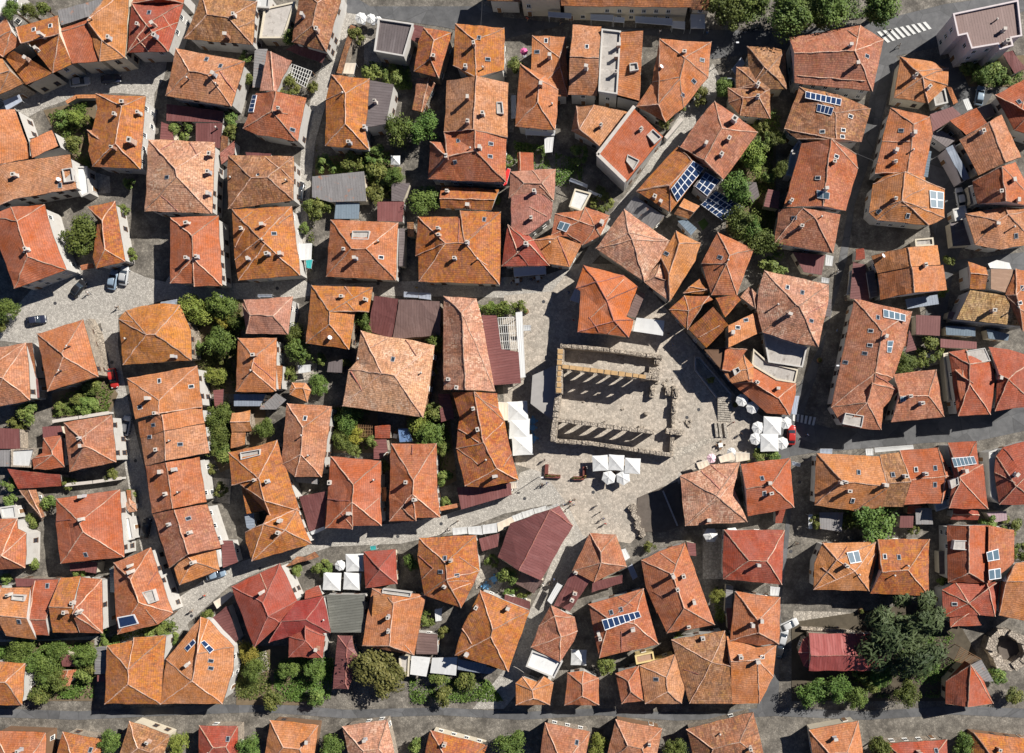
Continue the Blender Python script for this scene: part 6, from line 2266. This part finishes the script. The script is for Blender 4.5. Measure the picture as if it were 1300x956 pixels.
# ---------------------------------------------------------------- the ruined basilica
reg='k'
def arcade(mb,a,b,th,h,nb,pw,tiers,m=0,mt=1):
    a,b=Vector(a[:2]),Vector(b[:2]); e=(b-a); L=e.length; e.normalize(); nr=Vector((-e.y,e.x)); rz=math.atan2(e.y,e.x)
    def q(s,d,z): v=a+e*s+nr*d; return (v.x,v.y,z)
    bay=(L-pw)/nb
    for i in range(nb+1):
        c=a+e*(pw/2+i*bay); mb.box((c.x,c.y,h/2),(pw,th,h),rz,m)
    for (z0,zs,z1,ow) in tiers:
        # openings between z0 and an arch springing at zs, solid up to z1
        for i in range(nb):
            s0=pw+i*bay; s1=s0+bay-pw; side=(bay-pw-ow)/2
            if side>.02:
                for sa,sb in((s0,s0+side),(s1-side,s1)):
                    c=a+e*((sa+sb)/2); mb.box((c.x,c.y,(z0+z1)/2),(sb-sa,th*.98,z1-z0),rz,m)
            K=8; x0,x1=s0+max(side,0),s1-max(side,0); R_=(x1-x0)/2; xc=(x0+x1)/2
            for k in range(K):
                t0,t1=math.pi-k*math.pi/K,math.pi-(k+1)*math.pi/K
                p0=(xc+R_*math.cos(t0),min(zs+R_*math.sin(t0),z1-.15)); p1=(xc+R_*math.cos(t1),min(zs+R_*math.sin(t1),z1-.15))
                d=th*.49
                vs=[q(p0[0],-d,p0[1]),q(p1[0],-d,p1[1]),q(p1[0],-d,z1),q(p0[0],-d,z1),q(p0[0],d,p0[1]),q(p1[0],d,p1[1]),q(p1[0],d,z1),q(p0[0],d,z1)]
                mb.add(vs,[(0,1,2,3),(7,6,5,4),(4,5,1,0),(2,6,7,3)],m)
def kw(x,y,z): return W(P(x,y),z)
def cap(mb,x0,y0,x1,y1,h,th,mt):
    a,b=kw(x0,y0,h),kw(x1,y1,h); n=12; rz=math.atan2(b.y-a.y,b.x-a.x); L=(b-a).length/n
    for i in range(n):
        c=a.lerp(b,(i+.5)/n); mb.box((c.x+random.uniform(-.05,.05),c.y,h+.06),(L*random.uniform(.75,.98),th*random.uniform(.75,1),.14+random.uniform(0,.1)),rz,mt)
rc=kw(560,480,0); ruin=empty('ruined_basilica',(0,0,0)); tag(ruin,'roofless ruined stone basilica with two rows of arches in the middle of the plaza','ruin')
def seg(mb,x0,y0,x1,y1,h,th,jag=.15,m=0,mt=1):
    a,b=kw(x0,y0,h),kw(x1,y1,h); n=max(1,int((b-a).length/1.1)); rz=math.atan2(b.y-a.y,b.x-a.x)
    for i in range(n):
        c=a.lerp(b,(i+.5)/n); hh=h*(1+random.uniform(-jag,jag)*.5); L=(b-a).length/n
        mb.box((c.x,c.y,hh/2),(L+.06,th*random.uniform(1.05,1.18),hh),rz,m); 
        mb.box((c.x+random.uniform(-.1,.1),c.y,hh+.06),(L*.8,th*random.uniform(.6,.95),.13),rz,mt)
m=MB(); seg(m,275,98,600,128,3.5,.75,.08); seg(m,600,130,960,178,2.4,.75,.2); m.build('side_wall',[RUIN,RUIN],ruin)
m=MB(); seg(m,215,738,500,760,3.2,.8,.1); seg(m,500,762,1025,838,2.4,.8,.18); m.build('side_wall',[RUIN,RUIN],ruin)
m=MB(); seg(m,274,120,262,420,7.0,1.15,.05,0,1); m.build('end_wall',[RUIN,RUINTOP],ruin)
m=MB(); seg(m,258,420,222,745,6.2,1.05,.12,0,1); m.build('end_wall',[RUIN,RUIN],ruin)
m=MB(); arcade(m,kw(285,240,7.2),kw(855,312,7.2),0.92,7.2,6,0.95,[(0,2.6,4.4,2.3),(4.4,5.7,7.2,2.1)]); cap(m,285,240,850,311,7.2,.95,1)
m.build('arcade',[RUIN,RUINTOP],ruin)
m=MB(); arcade(m,kw(250,598,5.1),kw(905,684,5.1),0.92,5.1,6,0.95,[(0,2.9,5.1,2.3)]); cap(m,255,599,900,683,5.1,.9,0); m.build('arcade',[RUIN,RUINTOP],ruin)
for x,y,w,d,h in((905,290,2.2,2.6,3.4),(860,305,1.5,1.4,4.2),(925,205,1.1,1.3,2.0),(893,410,.9,2.4,1.6),(850,560,.7,.7,1),(1045,680,3.6,1.2,2.4),(1040,520,.9,2.2,1.8),(1055,420,.8,2,1.5),(1000,410,1.1,1.5,1.3),(985,380,.8,.6,.8),(820,660,1.2,1.2,2.8)):
    c=kw(x,y,h); m=MB(); m.box((c.x,c.y,h/2),(w,d,h),-.13); m.box((c.x+.1,c.y-.1,h+.1),(w*.6,d*.55,.25),.2); m.build('broken_pier',[RUIN],ruin)
m=MB(); seg(m,1042,370,1030,700,1.1,.7,.3); seg(m,1030,700,1020,845,1.6,.7,.3); seg(m,940,820,1020,845,1.5,.6,.2); m.build('porch_wall',[RUIN,RUIN],ruin)
# apse: three straight sides under a low lead roof
m=MB(); ap=ccw([kw(252,228,4.4),kw(85,300,4.4),kw(72,490,4.4),(kw(216,600,4.4)),kw(240,560,4.4)]); m.prism([(v.x,v.y) for v in ap],0,4.4,0,1); m.build('apse',[RUIN,GREYLEAD],ruin)
zlay[0]+=.004; fl=ccw([kw(270,110,zlay[0]),kw(960,175,zlay[0]),kw(1090,180,zlay[0]),kw(1050,850,zlay[0]),kw(215,745,zlay[0])]); f_=mesh('basilica_floor',fl,[tuple(range(5))],PLZ); f_['kind']='structure'
m=MB()
for i in range(26):
    x,y=random.choice([(random.uniform(960,1110),random.uniform(300,420)),(random.uniform(280,1000),random.uniform(330,560)),(random.uniform(1050,1150),random.uniform(560,700)),(random.uniform(600,700),random.uniform(150,210))]); c=kw(x,y,.2); s=random.uniform(.25,.7)
    st=MB(); st.box((0,0,s*.3),(s,s*random.uniform(.6,1),s*.6),random.random()*3); o=st.build('stone_block',[RUIN],None,(c.x,c.y,0)); tag(o,'loose carved stone block lying on the floor of the ruined basilica','stone block','loose stones in the basilica')
# steps and pale path
reg='d5'
stp=empty('stone_steps',W(P(630,150),0)); tag(stp,'grey stone steps with railings at the east end of the ruins','steps')
m=MB(); o0=W(P(630,150),0)
for i in range(11):
    c=W(P(632+ i*.5,30+i*15),.1)-o0; m.box((c.x,c.y,.08+.05*(10-i)),(2.9,.36,.16+.1*(10-i)),-.06)
m.build('step',[STONE],stp)
for x in(585,612,648):
    m=MB(); a=W(P(x,195),0)-o0; b=W(P(x-14,290),0)-o0; c=(a+b)/2; m.box((c.x,c.y,.3),(.55,(a-b).length,.6),.12); m.build('side_block',[STONE],stp)
SMAT['pale']=STONE
ground('pale','stone_path',pts('285,365 370,355 560,285 665,250 660,300 540,330 300,440'))
# sunken plot by the striped house
reg='c5'
def ring(name,label,cat,ps,h,th,mt):
    q=[W(p,h) for p in ps]; o0=q[0].copy(); o0.z=0; o=empty(name,o0); tag(o,label,cat); m=MB()
    for a,b in zip(q,q[1:]+q[:1]):
        d=(b-a).xy; c=(a+b)/2-o0; n=max(1,int(d.length/1.4))
        for i in range(n):
            cc=a.lerp(b,(i+.5)/n)-o0; hh=h*(random.uniform(.75,1.1) if mt is RUIN else 1); m.box((cc.x,cc.y,hh/2),(d.length/n+.12,th*(random.uniform(.7,1.3) if mt is RUIN else 1),hh),math.atan2(d.y,d.x)+(random.uniform(-.2,.2) if mt is RUIN else 0))
    m.build('wall',[mt],o); return o
ring('planter_wall','long pointed grey planter wall beside the striped golden and red house','planter',pts('440,655 470,660 690,915 650,930 585,925 440,740'),.9,.3,WALL['G'])
reg='d5'; SMAT['pit']=PITF
ground('pit','excavation_floor',pts('50,700 210,630 320,590 360,885 230,930 60,930 40,830'))
q=pts('0,770 30,760 20,810 60,850 40,890 90,930 75,960')
o=empty('stone_wall',W(q[0],0)); tag(o,'wavy crumbling pale stone wall edging the dark excavation','stone wall'); m=MB(); o0=W(q[0],0)
for a,b in zip(q,q[1:]):
    for t in(.2,.5,.8):
        c=W((a[0]+(b[0]-a[0])*t,a[1]+(b[1]-a[1])*t),.5)-o0; m.box((c.x,c.y,.45),(random.uniform(.7,1.2),random.uniform(.7,1.1),random.uniform(.7,1.1)),random.random()*3)
m.build('masonry',[RUIN],o)
o=empty('low_wall',W(P(225,660),0)); tag(o,'thin dark wall crossing the excavation pit','wall'); a=W(P(222,655),.8); b=W(P(320,890),.8); o0=W(P(225,660),0); c=(a+b)/2-o0; m=MB(); m.box((c.x,c.y,.4),((b-a).length,.3,.8),math.atan2(b.y-a.y,b.x-a.x)); m.build('masonry',[WALL['G']],o)
reg='e7'
ring('church_ruin','crumbling round stone ruin with dark hollow at the lower right edge','ruin',pts('960,640 1000,605 1070,600 1130,640 1190,660 1200,740 1160,800 1100,830 1010,830 985,760 945,720'),2.6,1.6,RUIN)
ground('pit','ruin_floor',pts('985,660 1110,660 1150,760 1010,800'))
reg='z'
for q in ((128,419),(352,366),(690,383),(666,633),(753,625),(142,460),(243,782),(872,530),(887,520),(1012,470),(1015,612),(1004,700),(560,665),(330,722),(505,681),(480,360),(70,385),(1150,60),(1190,545),(172,585)):
    c=W(q,.03); m=MB(); m.prism([(math.cos(i*.524)*.36,math.sin(i*.524)*.36) for i in range(12)],0,.035); m.prism([(math.cos(i*.524)*.29,math.sin(i*.524)*.29) for i in range(12)],.03,.045)
    o=m.build('manhole_cover',[STEEL],None,(c.x,c.y,.012)); tag(o,'round dark iron manhole cover set in the street paving','manhole cover','manhole covers')
# ---------------------------------------------------------------- ground, sky, sun, camera
m=MB(); g=mesh('ground',[(-2500,-2500,0),(2500,-2500,0),(2500,2500,0),(-2500,2500,0)],[(0,1,2,3)],GROUND); g['kind']='structure'
EL,AZ=39.0,33.5
w=bpy.data.worlds.new('World'); sc.world=w; w.use_nodes=True; nt=w.node_tree; bg=nt.nodes['Background']
sky=nt.nodes.new('ShaderNodeTexSky'); sky.sky_type='NISHITA'; sky.sun_disc=False; sky.sun_elevation=math.radians(EL); sky.air_density=.5; sky.dust_density=0; sky.ozone_density=5; sky.altitude=200; sky.sun_rotation=math.radians(90-AZ); nt.links.new(sky.outputs[0],bg.inputs[0]); bg.inputs[1].default_value=.05
sd=bpy.data.lights.new('sun','SUN'); sd.energy=5.0; sd.angle=math.radians(.5); sd.color=(1,.955,.88); so=bpy.data.objects.new('sun',sd); COL.objects.link(so)
to=Vector((math.cos(math.radians(AZ))*math.cos(math.radians(EL)),math.sin(math.radians(AZ))*math.cos(math.radians(EL)),math.sin(math.radians(EL))))
so.rotation_euler=(-to).to_track_quat('-Z','Y').to_euler(); so.location=to*200
cd=bpy.data.cameras.new('camera'); cam=bpy.data.objects.new('camera',cd); COL.objects.link(cam); cam.location=(0,0,H); cd.sensor_width=36; cd.lens=36*H/(1300*S); cd.shift_x=(650-NX)/1300; cd.shift_y=(NY-478)/1300; cd.clip_end=5000; cd.clip_start=1; sc.camera=cam
sc.view_settings.view_transform='Standard'; sc.view_settings.look='None'; sc.view_settings.exposure=0.55; sc.view_settings.gamma=1
sc.cycles.max_bounces=4; sc.cycles.diffuse_bounces=2
print('houses',len(HOUSES),'windows',nwin,'objects',len(bpy.data.objects))
